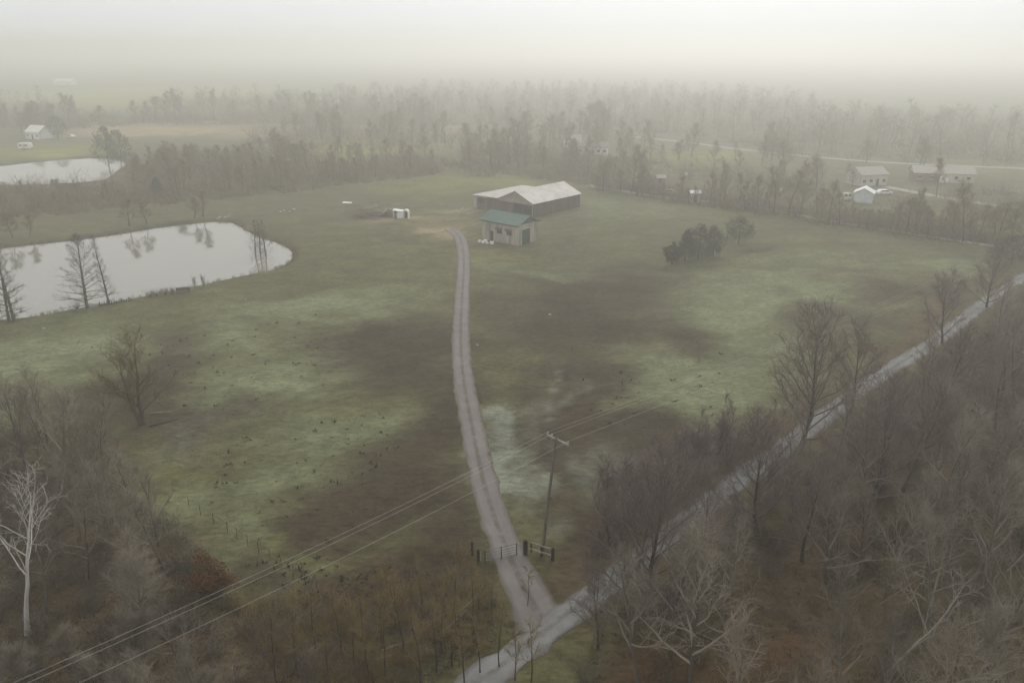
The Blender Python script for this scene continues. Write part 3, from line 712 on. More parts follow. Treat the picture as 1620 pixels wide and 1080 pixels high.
MB().box(lean[0]*.52+.02, lean[0]*.52+.2, lean[1]*.52-.26, lean[1]*.52-.19, lean[2]*.5, lean[2]*.5+.3).build('tag_plate', M['galv'], r)
for k, wp in enumerate(wire_pts):
    p0 = pb + wp; pts = []
    for sgn, span, sag in ((-1, 62., 1.1), (1, 190., 2.6)):
        seg = []
        for f in np.linspace(0, 1, 40):
            s = f * span * sgn; zz = p0[2] - 4 * sag * f * (1 - f)
            seg.append((p0[0] + ld[0] * s, p0[1] + ld[1] * s, zz))
        pts += seg[::-1] if sgn < 0 else seg[1:]
    o = MB().tube(pts, .008, 5).build('power_wire', M['wire'])
    tag(o, ['upper left overhead power wire, on the far end of the crossarm', 'middle overhead power wire, close beside the upper left one', 'lowest overhead power wire, on the near end of the crossarm'][k], 'wire')
for s, lab in ((-62., 'wooden utility pole carrying the wires at lower left'), (190., 'wooden utility pole carrying the wires far right')):
    p = pb + np.array([ld[0] * s, ld[1] * s, 0]) + np.array([q[0], q[1], 0]); p[2] = hz1(p[0], p[1])
    r2 = thing('utility_pole', lab, 'utility pole', tuple(p))
    tz = pb[2] + q[2] - p[2]
    MB().tube([(0, 0, -.5), (0, 0, tz * .5), (0, 0, tz + .3)], np.array([.19, .16, .13]), 10).build('pole', M['wood_pole'], r2)
    m = MB(); m.add([tuple(v - q + np.array([0, 0, tz]) + off) for v in c8], [(0,3,2,1),(4,5,6,7),(0,1,5,4),(1,2,6,5),(2,3,7,6),(3,0,4,7)]); m.build('crossarm', M['pale_wood'], r2)

# ------------------------------------------------------------------ gate and fences
def post(name, label, px, py, h, w, mat, cat='post', group=None):
    x, y, z = at(px, py)
    o = MB().tube([(0, 0, -.3), (0, 0, h * .5), (0, 0, h - .05), (0, 0, h)], np.array([w, w * .97, w * .93, w * .5]), 8).build(name, mat, None, (x, y, z))
    return tag(o, label, cat, group)
post('gate_post', 'dark gate post with pale sign left of the driveway gate', 757, 900, 1.5, .13, M['black_post'])
post('fence_post', 'dark fence post just behind the left gate post', 747.5, 884, 1.3, .1, M['black_post'])
post('gate_post', 'thick dark gate post right of the driveway gate', 831, 883, 1.35, .19, M['black_post'])
post('fence_post', 'dark end post of the short pale fence beside the pole', 874, 893, 1.2, .14, M['black_post'])
x, y, z = at(758.5, 897)
tag(MB().box(-.06, .16, -.2, -.17, .35, 1.25).box(-.04, .0, -.17, -.13, .4, 1.2).build('sign_board', M['stone'], None, (x, y, z + .0)), 'narrow pale board fixed to the left gate post', 'board')
A = np.array(at(767, 896)); B = np.array(at(821, 883.5)); d = B - A; L = np.linalg.norm(d[:2]); ang = math.atan2(d[1], d[0])
r = thing('tube_gate', 'grey metal tube gate standing across the gravel driveway', 'gate', tuple(A), ang)
for k, zz in enumerate((.15, .36, .58, .82, 1.12)): MB().tube([(0, 0, zz), (L, 0, zz)], .028 if k else .032, 6).build('rail', M['galv'], r)
for xx in (0.03, L * .48, L * .93): MB().tube([(xx, .001, .0), (xx, .001, 1.16)], .04, 6).build('upright', M['black_post'], r)
A = np.array(at(838, 881)); B = np.array(at(873, 892)); d = B - A; L = np.linalg.norm(d[:2]); ang = math.atan2(d[1], d[0])
r = thing('rail_fence', 'short pale rail fence between the right gate post and pole', 'fence', tuple(A), ang)
for zz in (.35, .95): MB().box(0, L, -.03, .03, zz, zz + .13).build('rail', M['pale_wood'], r)
for xx in (.1, L * .5): MB().box(xx - .05, xx + .05, .034, .12, -.2, 1.1).build('post', M['wood_pole_low'], r)
A = np.array(at(690, 1022)); B = np.array(at(757, 969)); d = B - A; L = np.linalg.norm(d[:2]); ang = math.atan2(d[1], d[0])
r = thing('broken_fence', 'broken pale rail fence in the saplings left of the driveway mouth', 'fence', tuple(A), ang)
MB().slab((0, -.05, .3), (L * .72, -.05, .75), (L * .72, .05, .75), (0, .05, .3), .12).build('rail', M['wood_pole'], r)
MB().slab((L * .6, .08, .95), (L, .08, 1.1), (L, .16, 1.1), (L * .6, .16, .95), .12).build('rail', M['wood_pole'], r)
for xx in (0.2, L * .5, L * .98): MB().box(xx - .06, xx + .06, -.16, -.06, -.2, 1.0).build('post', M['wood_pole_low'], r)
FP = [(300, 806), (318, 818), (339, 832), (361, 846), (376, 856), (393, 867), (410, 879), (428, 891), (446, 904), (465, 916), (484, 929), (503, 943), (525, 957), (548, 972), (572, 988)]
for k, (px, py) in enumerate(FP):
    x, y, z = at(px, py)
    o = MB().box(-.02, .02, -.008, .008, -.3, 1.15).box(-.008, .008, -.035, -.009, -.3, 1.15).build('fence_post', M['rust_steel'], None, (x, y, z), .4)
    tag(o, 'thin steel post in the wire fence, %s downhill from the wood corner' % ['first','second','third','fourth','fifth','sixth','seventh','eighth','ninth','tenth','eleventh','twelfth','thirteenth','fourteenth','fifteenth'][k], 'post', 'steel posts of the lower left fence')
for k, zz in enumerate((.5, 1.05)):
    pts = [tuple(np.array(at(px, py)) + (0.0, -.045, zz)) for px, py in FP]
    o = MB().tube(pts, .006, 4).build('fence_wire', M['rust_steel'])
    tag(o, ['lower strand of the wire fence at the field edge', 'upper strand of the wire fence at the field edge'][k], 'wire')

# ------------------------------------------------------------------ trees
def norm(v): return v / (np.linalg.norm(v, axis=-1, keepdims=True) + 1e-9)

def walk(r, p, d, length, n, wob, up=0.0):
    pts = [np.array(p, float)]; d = norm(np.array(d, float))
    for _ in range(n):
        d = norm(d + r.normal(0, wob, 3) + np.array([0, 0, up])); pts.append(pts[-1] + d * length / n)
    return np.array(pts)

def prisms(P0, P1, r0, r1, sides=3):
    """many tapered sticks at once; returns V, tri F"""
    n = len(P0); T = norm(P1 - P0); ref = np.where(np.abs(T[:, 2:3]) > .9, [[1., 0, 0]], [[0, 0, 1.]])
    U = norm(np.cross(T, ref)); Wv = np.cross(T, U); a = np.arange(sides) * 2 * np.pi / sides
    ring = U[:, None] * np.cos(a)[None, :, None] + Wv[:, None] * np.sin(a)[None, :, None]
    A = P0[:, None] + ring * r0[:, None, None]
    j = np.arange(sides); k = (j + 1) % sides
    if r1 is None:                                        # spike
        V = np.concatenate([A, P1[:, None]], 1).reshape(-1, 3); b = (np.arange(n) * (sides + 1))[:, None]
        F = np.stack([b + j, b + k, np.broadcast_to(b + sides, (n, sides))], -1).reshape(-1, 3)
    else:
        Bv = P1[:, None] + ring * r1[:, None, None]
        V = np.concatenate([A, Bv], 1).reshape(-1, 3); b = (np.arange(n) * 2 * sides)[:, None]
        F = np.concatenate([np.stack([b + j, b + k, b + sides + k], -1), np.stack([b + j, b + sides + k, b + sides + j], -1)], 1).reshape(-1, 3)
    return V, F

def join(parts):
    Vs, Fs, n = [], [], 0
    for V, F in parts:
        F = np.asarray(F)
        if F.shape[1] == 4: F = np.concatenate([F[:, [0, 1, 2]], F[:, [0, 2, 3]]])
        Vs.append(V); Fs.append(F + n); n += len(V)
    return np.concatenate(Vs), np.concatenate(Fs)

def kids(r, P0, P1, n, ang, lo, hi, up=.2, tmin=0.1):
    """n child sticks off every parent stick"""
    i = np.repeat(np.arange(len(P0)), n); t = r.uniform(tmin, 1, len(i))[:, None]
    D = norm(P1 - P0)[i]; S = P0[i] + (P1 - P0)[i] * t
    perp = norm(np.cross(D, r.normal(size=(len(i), 3))))
    a = r.normal(ang, .22, len(i))[:, None]
    d = norm(D * np.cos(a) + perp * np.sin(a) + np.array([0, 0, up]))
    return S, S + d * r.uniform(lo, hi, len(i))[:, None], d

def grow(seed, h, tr, n1, t0, a0, a1, L1, n2, L2, n3, L3, n4, L4, wob=.05, up=.06, prof=None, stems=1, twig=.011, drop=0.0, lean=0.0, fat=1.0):
    """bare tree: trunk, limbs, branches, twigs -> (trunk mesh data, crown mesh data)"""
    r = np.random.default_rng(seed); trunk, crown = [], []; seg2a, seg2b = [], []
    for s in range(stems):
        az = r.uniform(0, 6.28); tilt = (.12 if stems > 1 else lean)
        tp = walk(r, (math.cos(az) * .15 * (stems > 1), math.sin(az) * .15 * (stems > 1), -.3), (math.cos(az) * tilt, math.sin(az) * tilt, 1), h * (1 if s == 0 else r.uniform(.6, .95)), 10, wob, .05)
        u = np.linspace(0, 1, 11); rad = tr * (1 - u) ** .8 * .92 + tr * .07; rad[0] *= 1.5; rad[1] *= 1.02
        trunk.append(tube_np(tp, rad, 7))
        az = r.uniform(0, 6.28)
        for k in range(n1):
            t = t0 + (1 - t0) * (k + r.uniform(.1, .9)) / n1; az += 2.4 + r.normal(0, .3)
            f = t * 10; i = min(9, int(f)); p = tp[i] + (tp[i + 1] - tp[i]) * (f - i)
            tt = (t - t0) / (1 - t0); inc = a0 + (a1 - a0) * tt + r.normal(0, .1)
            d = (math.cos(az) * math.sin(inc), math.sin(az) * math.sin(inc), math.cos(inc))
            Lk = L1 * (prof(tt) if prof else (1 - .65 * tt)) * r.uniform(.75, 1.2)
            lp = walk(r, p, d, Lk, 6, wob * 1.9, up - drop); rr = np.interp(t, u, rad)
            lr = np.linspace(rr * .55, .014, 7) * min(1, .4 + Lk / L1) * fat
            crown.append(tube_np(lp, np.maximum(lr, .012), 4))
            for q in range(n2):
                s2 = .22 + .78 * (q + r.uniform(0, 1)) / n2; f2 = s2 * 6; i2 = min(5, int(f2)); p2 = lp[i2] + (lp[i2 + 1] - lp[i2]) * (f2 - i2)
                dd = norm(lp[i2 + 1] - lp[i2]); pv = norm(np.cross(dd, r.normal(size=3))); aa = r.normal(.75, .18)
                bp = walk(r, p2, dd * math.cos(aa) + pv * math.sin(aa) + (0, 0, .15 - drop), L2 * (1.1 - .5 * s2) * (.5 + .5 * Lk / L1) * r.uniform(.7, 1.2), 3, wob * 2.2, up)
                crown.append(tube_np(bp, np.linspace(max(.016, rr * .2) * fat, .009 * fat, 4), 3)); seg2a.append(bp[:-1]); seg2b.append(bp[1:])
            seg2a.append(lp[3:-1]); seg2b.append(lp[4:])
    A = np.concatenate(seg2a); B = np.concatenate(seg2b)
    S, E_, _ = kids(r, A, B, n3, .7, L3 * .5, L3 * 1.2, .15 - drop)
    crown.append(prisms(S, E_, np.full(len(S), twig * 1.1), np.full(len(S), twig * .6)))
    S4, E4, _ = kids(r, S, E_, n4, .6, L4 * .5, L4 * 1.3, .12 - drop)
    crown.append(prisms(S4, E4, np.full(len(S4), twig * .75), None))
    return join(trunk), join(crown)

def proto(name, data, tm, cm, crown_name='crown'):
    (tv, tf), (cv, cf) = data
    return (new_mesh(name + '_trunk', tv, tf, tm, True), new_mesh(name + '_crown', cv, cf, cm), crown_name)

def leaf_cloud(r, centres, radii, n, size):
    i = r.integers(0, len(centres), n); d = norm(r.normal(size=(n, 3))) * (r.uniform(.35, 1, n) ** .6)[:, None]
    P = centres[i] + d * radii[i][:, None]; a = norm(r.normal(size=(n, 3))); b_ = norm(np.cross(a, r.normal(size=(n, 3))))
    s = (size * r.uniform(.6, 1.4, n))[:, None]
    V = np.stack([P - a * s * .6, P + b_ * s * .45, P + a * s * .6, P - b_ * s * .45], 1).reshape(-1, 3)
    k = np.arange(n)[:, None] * 4; F = np.concatenate([k + [0, 1, 2], k + [0, 2, 3]]); return V, F

WOOD = [proto('wood_tree', grow(s, h, tr, n1, t0, .95, .25, L1, 5, 2.2, 2, 1.2, 1, .9, .07, .06, twig=.013, fat=1.9), M['bark_wood'], M['twig_wood'])
        for s, h, tr, n1, t0, L1 in [(1, 13, .18, 13, .34, 5.2), (2, 12, .16, 12, .26, 5.6), (3, 14, .19, 14, .4, 4.8), (4, 11, .14, 11, .22, 5.4), (5, 12.5, .16, 13, .3, 4.6)]]
SCRUB = [proto('scrub_tree', grow(s, 7, .07, 8, .15, .6, .25, 2.8, 5, 1.3, 3, .8, 3, .6, .07, .07, stems=st), M['bark_wood'], M['twig_wood']) for s, st in ((11, 2), (12, 3), (13, 2))]
PLUM = [proto('spreading_tree', grow(21, 10.5, .25, 30, .08, 1.1, .3, 8.0, 8, 2.4, 3, 1.1, 2, .8, .05, .05, prof=lambda t: .95 - .36 * t, fat=.95), M['bark_plum'], M['twig_plum']),
        proto('spreading_tree', grow(22, 9.5, .19, 20, .12, 1.0, .3, 6.4, 7, 2.1, 3, 1.0, 2, .8, .06, .05, prof=lambda t: 1 - .4 * t, fat=.95), M['bark_plum'], M['twig_plum'])]
SAPL = [proto('sapling', grow(s, 6, .05, 8, .18, .5, .2, 2.1, 4, 1.0, 1, .7, 2, .6, .06, .1, stems=st, twig=.009), M['bark_plum'], M['twig_plum']) for s, st in ((31, 3), (32, 4), (33, 2))]
THIN = [proto('thin_sapling', grow(s, 6.5, .06, 7, .25, .55, .25, 2.1, 3, .9, 2, .6, 2, .4, .06, .08, stems=1, twig=.009), M['bark_dark'], M['twig_brown']) for s in (36, 37)]
HEDGE = [proto('hedgerow_tree', grow(s, 10, .14, 13, .2, .8, .25, 4.0, 6, 1.7, 3, 1.0, 3, .8, .06, .07, twig=.016), M['bark_dark'], M['twig_brown']) for s in (41, 42, 43)]
TALL = [proto('treeline_tree', grow(s, 13, .2, 16, .2, .95, .25, 5.0, 6, 2.0, 3, 1.2, 3, .9, .06, .07, twig=.013), M['bark_line'], M['twig_line']) for s in (51, 52, 53)]
CYPR = [proto('cypress', grow(s, 12.3, .26, n1, .09, 1.42, .7, L1, 5, 1.0, 2, .45, 1, .35, .02, .02, prof=lambda t: (1 - t) ** .8 * .95 + .08, drop=.0, twig=.008, fat=.55), M['bark_cypress'], M['bark_cypress']) for s, n1, L1 in ((61, 76, 5.2), (62, 36, 2.0), (63, 40, 3.2))]
LONE = proto('lone_tree', grow(71, 8.6, .26, 13, .16, .95, .3, 5.2, 6, 1.9, 2, .9, 2, .7, .11, .06, prof=lambda t: 1 - .3 * t, twig=.011, stems=2, fat=1.1), M['bark_line'], M['twig_line'])
SYCA = proto('white_sycamore', grow(81, 12.0, .17, 13, .42, .85, .25, 5.6, 4, 1.7, 1, .8, 1, .5, .05, .10, prof=lambda t: 1 - .6 * t, twig=.010, lean=.0, fat=.9), M['bark_white'], M['bark_white'])
SNAG = [proto('dead_snag', grow(s, 7, .08, 7, .3, .9, .4, 2.4, 2, .9, 1, .5, 1, .3, .1, .0, twig=.014, lean=.25), M['bark_pale'], M['bark_pale']) for s in (91, 92)]

def evergreen(seed, h, w, n, size, mat, tr, base, cone):
    r = np.random.default_rng(seed); tp = walk(r, (0, 0, -.3), (0, 0, 1), h * .95, 6, .04, .05)
    tv, tf = tube_np(tp, np.linspace(tr, .03, 7), 7); cs, rs, limbs = [], [], []
    nc = 46
    for k in range(nc):
        t = (k + .5) / nc; z = base + (h - base) * t; ww = w * ((1 - t) ** .8 if cone else math.sin(min(1, t * .9 + .1) * math.pi) ** .6) * r.uniform(.45, 1.15)
        az = k * 2.4 + r.normal(0, .3); c = np.array([math.cos(az) * ww, math.sin(az) * ww, z + r.normal(0, .25)]); cs.append(c); rs.append(w * r.uniform(.24, .46) * (1 - .4 * t) + .1)
        limbs.append(prisms(np.array([[0, 0, z - .3]]), c[None], np.array([.04]), np.array([.015])))
    return (tv, tf), join([leaf_cloud(r, np.array(cs), np.array(rs), n, size)] + limbs)

CEDAR = [proto('cedar', evergreen(s, h, w, 9500, .11, None, .12, 1.0, c), M['bark_dark'], M['cedar']) for s, h, w, c in ((101, 6.2, 2.6, False), (102, 5.2, 2.0, True), (103, 4.0, 1.5, False))]
OLIVE = [proto('leafing_tree', evergreen(104, 5.6, 2.9, 5200, .12, None, .11, 1.3, False), M['bark_dark'], M['olive_leaf'])]
PINE = [proto('pine', evergreen(s, 14, 4.6, 3000, .30, None, .25, 2.8, False), M['bark_dark'], M['pine']) for s in (106, 107)]
r_ = np.random.default_rng(5)
lc = np.array([(r_.normal(0, .75), r_.normal(0, .75), .7 + abs(r_.normal(0, .7))) for _ in range(40)])
RUSTY = (new_mesh('rust_shrub_stems', *join([prisms(np.zeros((40, 3)) - (0, 0, .2), lc, np.full(40, .03), np.full(40, .012))]), M['bark_dark']), new_mesh('rust_shrub_leaves', *leaf_cloud(r_, lc, np.full(40, .42), 5200, .085), M['rust_leaf']), 'foliage')
GREENSH = (new_mesh('leafing_shrub_stems', *join([prisms(np.zeros((40, 3)) - (0, 0, .2), lc, np.full(40, .03), np.full(40, .012))]), M['bark_dark']), new_mesh('leafing_shrub_leaves', *leaf_cloud(r_, lc * (1.2, 1.2, 1.3), np.full(40, .6), 2200, .05), M['olive_leaf']), 'foliage')

PENDING = {}
def plant(name, pr, xy, label, cat, sc=(1, 1, 1), group=None, rz=None, z=None, tilt=(0, 0), trunk='trunk', rank=None):
    x, y = float(xy[0]), float(xy[1])
    o = tag(obj(name, None, None, (x, y, hz1(x, y) if z is None else z)), label, cat, group)
    o.rotation_euler = (tilt[0], tilt[1], random.uniform(0, 6.28) if rz is None else rz); o.scale = sc
    obj(trunk, pr[0], o); obj(pr[2], pr[1], o)
    if rank is not None: PENDING.setdefault(label, []).append((math.hypot(x - rank[0], y - rank[1]), o))
    return o

def ordinal(n):
    a = 'zeroth first second third fourth fifth sixth seventh eighth ninth tenth eleventh twelfth thirteenth fourteenth fifteenth sixteenth seventeenth eighteenth nineteenth'.split()
    t = ['', '', 'twent', 'thirt', 'fort', 'fift', 'sixt', 'sevent', 'eight', 'ninet']
    if n < 20: return a[n]
    if n >= 100: return 'hundred and ' + ordinal(n - 100) if n > 100 else 'hundredth'
    return t[n // 10] + 'ieth' if n % 10 == 0 else t[n // 10] + 'y-' + a[n % 10]

def name_ranks():
    for lab, L in PENDING.items():
        for k, (_, o) in enumerate(sorted(L, key=lambda q: q[0])): o['label'] = lab.replace('{n}', ordinal(k + 1))

def scatter(poly, n, md, seed, power=None):
    r = np.random.default_rng(seed); poly = np.asarray(poly); lo, hi = poly.min(0), poly.max(0); out = []
    tries = 0
    while len(out) < n and tries < 60:
        tries += 1
        for p in r.uniform(lo, hi, (600, 2)):
            if len(out) >= n: break
            if not in_poly(p, poly)[0]: continue
            if out and np.min(np.hypot(*(np.array(out) - p).T)) < md: continue
            out.append(p)
    return np.array(out)

def clear_of(P, line, d): return seg_dist(P, line) > d

# --- single trees
def sc_h(h, base, w=1.0): s = h / base; return (s * w, s * w, s)
tco = np.array([v.co[:] for v in SYCA[0].vertices]); top = tco[tco[:, 2] > tco[:, 2].max() - .6].mean(0)
plant('white_sycamore', SYCA, G(44, 1003), 'white barked sycamore standing out over the wood below the fence', 'tree', (1.1, 1.1, 1), rz=0, tilt=(0, (2.3 - 1.1 * top[0]) / 12.0))
plant('lone_tree', LONE, G(225, 673), 'lone rugged bare tree in the field below the pond', 'tree', (1, 1, 1), rz=.4)
plant('spreading_tree', PLUM[0], G(1268, 708), 'large spreading bare tree over the gravel road, field side', 'tree', (1.05, 1.05, 1.02), rz=1.2)
plant('spreading_tree', PLUM[1], G(1345, 655), 'second bare spreading tree along the road, just past the largest', 'tree', (.9, .9, .85), rz=2.2)
plant('spreading_tree', PLUM[1], G(1490, 545), 'bare spreading tree beside the upper stretch of the road', 'tree', (.95, .95, .85), rz=4)
plant('spreading_tree', PLUM[0], G(1560, 488), 'farthest bare spreading tree along the road, near right edge', 'tree', (.7, .7, .75), rz=5)
plant('spreading_tree', PLUM[1], G(1010, 905), 'bare dark tree on the field verge of the road, right of the gate', 'tree', (.8, .8, .75), rz=.4)
plant('cypress', CYPR[0], G(138, 487), 'largest bare cypress, conical, on the near pond bank', 'tree', (1, 1, 1), rz=.5, z=-.5)
plant('cypress', CYPR[1], G(172, 480), 'slender bare cypress just right of the largest one', 'tree', (.7, .7, .98), rz=.9, z=-.5)
plant('cypress', CYPR[2], G(14, 508), 'left cypress of the twin pair at left edge of the pond', 'tree', (.9, .9, 1.08), rz=.2, z=-.6)
plant('cypress', CYPR[2], G(22, 508), 'right cypress of the twin pair at left edge of the pond', 'tree', (1., 1., 1.15), rz=2.9, z=-.6, tilt=(0, -.02))
for k, (px, lab) in enumerate([(404, 'left of three cypresses standing in the pond tip'), (412, 'middle one of three cypresses standing in the pond tip'), (421, 'right of three cypresses standing in the pond tip')]):
    plant('cypress', CYPR[2 - k % 2], G(px, 402 + (k == 0), WATER_Z), lab, 'tree', (.65, .65, .62), rz=k * 2.0, z=WATER_Z - .5)
plant('cedar', CEDAR[0], G(1104, 411), 'biggest dark cedar in the clump in the right field', 'tree', (1.05, 1.05, 1.05), rz=.4)
plant('cedar', CEDAR[1], G(1084, 413), 'pointed dark cedar at the middle of the field clump', 'tree', (1.05, 1.05, 1.12), rz=1.4)
plant('cedar', CEDAR[2], G(1063, 418), 'smallest cedar at the left end of the field clump', 'tree', (1.05, 1.05, .95), rz=2.4)
plant('cedar', CEDAR[0], G(1128, 406), 'dark cedar at the right end of the field clump', 'tree', (.8, .8, .95), rz=3)
plant('leafing_tree', OLIVE[0], G(1168, 386), 'olive green rounded tree behind the dark cedar clump', 'tree', (1., 1., 1.), rz=.1)
plant('leafing_tree', OLIVE[0], G(1600, 420), 'olive leafing tree at the far corner by right edge', 'tree', (1.1, 1.1, 1.), rz=2)
plant('rusty_shrub', RUSTY, G(335, 938), 'round rust-orange leafy shrub at the edge of the left wood', 'shrub', (1.2, 1.2, 1.35), trunk='stems')
plant('pine', PINE[0], G(172, 262), 'tall dark green tree left of two at right end of far pond', 'tree', (.9, .9, 1.02), rz=.3)
plant('pine', PINE[1], G(192, 264), 'tall dark green tree right of two at the far pond end', 'tree', (.8, .8, .88), rz=1.3)
plant('pine', PINE[1], G(92, 222), 'dark green tree at right of the white farmhouse', 'tree', (.8, .8, .7), rz=2.3)
plant('cedar', CEDAR[1], G(250, 312), 'small dark cedar alone in the brush beyond the pond', 'tree', (1.1, 1.1, .9), rz=.3)
for k, (px, py, h, tl) in enumerate([(1340, 765, 7, .3), (1590, 905, 8, .1), (1555, 890, 7, .35), (1470, 1010, 6, -.3), (1400, 1075, 9, .5), (1390, 960, 5, -.2), (1150, 1040, 5, .9), (1510, 850, 6, .2)]):
    plant('dead_snag', SNAG[k % 2], G(px, py), ['pale dead snag in the right wood just below the road', 'pale upright snag near right edge, tallest there', 'pale leaning snag beside the upright one near right edge', 'pale forked snag low in the right wood', 'long leaning pale snag at the bottom of the right wood', 'small pale snag in the middle of the right wood', 'fallen pale dead tree on the rusty leaf litter', 'thin pale snag high in the right wood near right edge'][k], 'dead tree', (h / 7,) * 3, rz=k * 1.7, tilt=(tl * .6, tl))
def log(px, py, L, ang, r0, label, mat='bark_pale'):
    x, y, z = at(px, py); lr = np.random.default_rng(int(px)); pts = walk(lr, (0, 0, r0 * .7), (math.cos(ang), math.sin(ang), .06), L, 6, .06)
    pts[:, 2] = np.maximum(pts[:, 2], r0 * .5); m = MB().tube(pts, np.linspace(r0, r0 * .4, 7), 7)
    tag(m.build('fallen_branch', M[mat], None, (x, y, z), 0), label, 'branch')
log(238, 655, 2.8, .15, .07, 'pale fallen branch on grass right of the lone tree')
log(236, 676, 3.2, .5, .09, 'dark broken branch at the foot of the lone tree', 'bark_dark')
log(1090, 1005, 5.5, -.5, .07, 'crooked pale fallen branch in leaf litter below the road')
log(605, 1035, 3, .6, .08, 'pale fallen branch among saplings at bottom centre')
log(430, 1000, 2.5, .8, .07, 'dark fallen branch in the brush at lower left', 'bark_dark')

# --- woods, thickets and treelines
def road_gap(p):
    """height a tree at p may reach before it hides the road behind it"""
    d = p / np.linalg.norm(p); D = np.linalg.norm(p)
    q = p[None] + d[None] * np.linspace(0, 90, 91)[:, None]
    dd = seg_dist(q, road_line); k = np.argmax(dd < 2.5) if (dd < 2.5).any() else 90
    return 40 * k / (D + k)

SYC = G(43, 1003); POLE = G(857, 884); BARN = np.array((2., 200.)); FARP = G(195, 262); FARMH = G(64, 220); RANCH = G(1487, 288); SHRUB = G(335, 938); GATE = G(795, 890); BIGT = G(1268, 708)
for k, (px, py, h, w) in enumerate([(1018, 985, 8.8, 1.15), (1105, 905, 6.5, 1.1), (1195, 850, 7.5, 1.1), (1268, 893, 8.5, .9), (1378, 800, 8.0, .95), (945, 1030, 5.0, 1.0), (1500, 640, 6.5, 1.0), (1410, 690, 5.5, 1.0)]):
    plant('spreading_tree', PLUM[k % 2], G(px, py), ['large dark limbed tree whose branches fan over the gravel road', 'small spreading tree just below the road, next above the dark limbed one', 'spreading tree below the road, level with the plum thicket end', 'dark trunked spreading tree deep in the wood below the road', 'spreading tree in the wood, below the largest roadside tree', 'low spreading tree where the driveway meets the road', 'spreading tree below the upper road near the treeline corner', 'low spreading tree below the upper road, by the pale snag'][k], 'tree', (h / 9.5 * w, h / 9.5 * w, h / 9.5), rz=k * 1.9)

poly = gp([(905,1180),(935,1015),(1010,955),(1130,865),(1250,768),(1340,700),(1440,618),(1560,535),(1640,475),(1760,500),(1800,700),(1800,1250),(900,1250)])
P = scatter(poly, 118, 2.1, 201)
bare = gp([(1040,990),(1180,900),(1330,900),(1420,1000),(1350,1100),(1080,1100)])
for k, p in enumerate(P):
    hm = min(road_gap(p) * (1.6 if k % 2 == 0 else .9) + 1.2, 11.5) * random.uniform(.7, 1.05)
    if seg_dist(p, road_line)[0] < 3.2: continue
    if in_poly(p, bare)[0] and k % 3: continue
    if hm < 6.0:
        plant('scrub_tree', SCRUB[k % 3], p, 'low grey scrub tree close below the gravel road, {n} from the driveway mouth', 'tree', sc_h(max(2.4, hm), 7, 1.15), 'scrub along the lower road edge', rank=GATE)
    else:
        plant('wood_tree', WOOD[k % 5], p, ('tall' if hm > 9 else 'middling') + ' bare grey tree in the wood below the gravel road, {n} from the gate', 'tree', sc_h(hm, 14, random.uniform(.9, 1.2)), 'trees of the wood below the road', rank=GATE)
P = scatter(poly, 36, 3.0, 205)
for k, p in enumerate(P):
    if seg_dist(p, road_line)[0] < 9 or p[1] < 50: continue
    plant('leafing_shrub', GREENSH, p, 'olive shrub leafing out in the wood below the road, {n} from the gate', 'shrub', (random.uniform(.8, 1.5),) * 3, 'leafing shrubs in the wood below the road', trunk='stems', rank=GATE)

poly = gp([(-80,655),(60,695),(150,745),(230,800),(290,860),(320,930),(350,1010),(380,1090),(350,1250),(-350,1250),(-350,655)])
P = scatter(poly, 88, 1.9, 202)
for k, p in enumerate(P):
    h = random.uniform(6.5, 10.5)
    if p[0] > G(270, 900)[0] or p[1] > 78: h = random.uniform(4.5, 7.5)
    if abs(p[0] / p[1] - SYC[0] / SYC[1]) < .1 and p[1] < SYC[1] + 2: h = min(h, 3.4)   # the sycamore stands clear over lower growth
    if h < 6.2: plant('scrub_tree', SCRUB[k % 3], p, 'low grey scrub tree in the wood below the wire fence, {n} from the sycamore', 'tree', sc_h(h, 7, 1.15), 'scrub of the wood below the fence', rank=SYC)
    else: plant('wood_tree', WOOD[k % 5], p, ('tall' if h > 8.3 else 'middling') + ' bare grey tree in the wood below the wire fence, {n} from the sycamore', 'tree', sc_h(h, 14, random.uniform(.95, 1.3)), 'trees of the wood below the fence', rank=SYC)

poly = gp([(940,850),(985,795),(1060,745),(1180,705),(1215,715),(1190,748),(1110,812),(1010,890),(945,935)])
P = scatter(poly, 50, 1.3, 203)
for k, p in enumerate(P):
    if seg_dist(p, road_line)[0] < 2.6: continue
    plant('sapling', SAPL[k % 3], p, 'plum-brown sapling in the thicket between field and road, {n} from the pole', 'sapling', sc_h(random.uniform(3.6, 6.2), 6, 1.25), 'saplings of the plum thicket', rank=POLE)
poly = gp([(1290,668),(1400,580),(1500,505),(1620,425),(1630,440),(1560,495),(1440,582),(1340,652)])
P = scatter(poly, 36, 1.6, 207)
for k, p in enumerate(P):
    if seg_dist(p, road_line)[0] < 2.4: continue
    plant('sapling', SAPL[k % 3], p, 'brown sapling on the field verge of the upper road, {n} past the largest tree', 'sapling', sc_h(random.uniform(3.6, 6.6), 6, 1.35), 'saplings on the upper road verge', rank=BIGT)
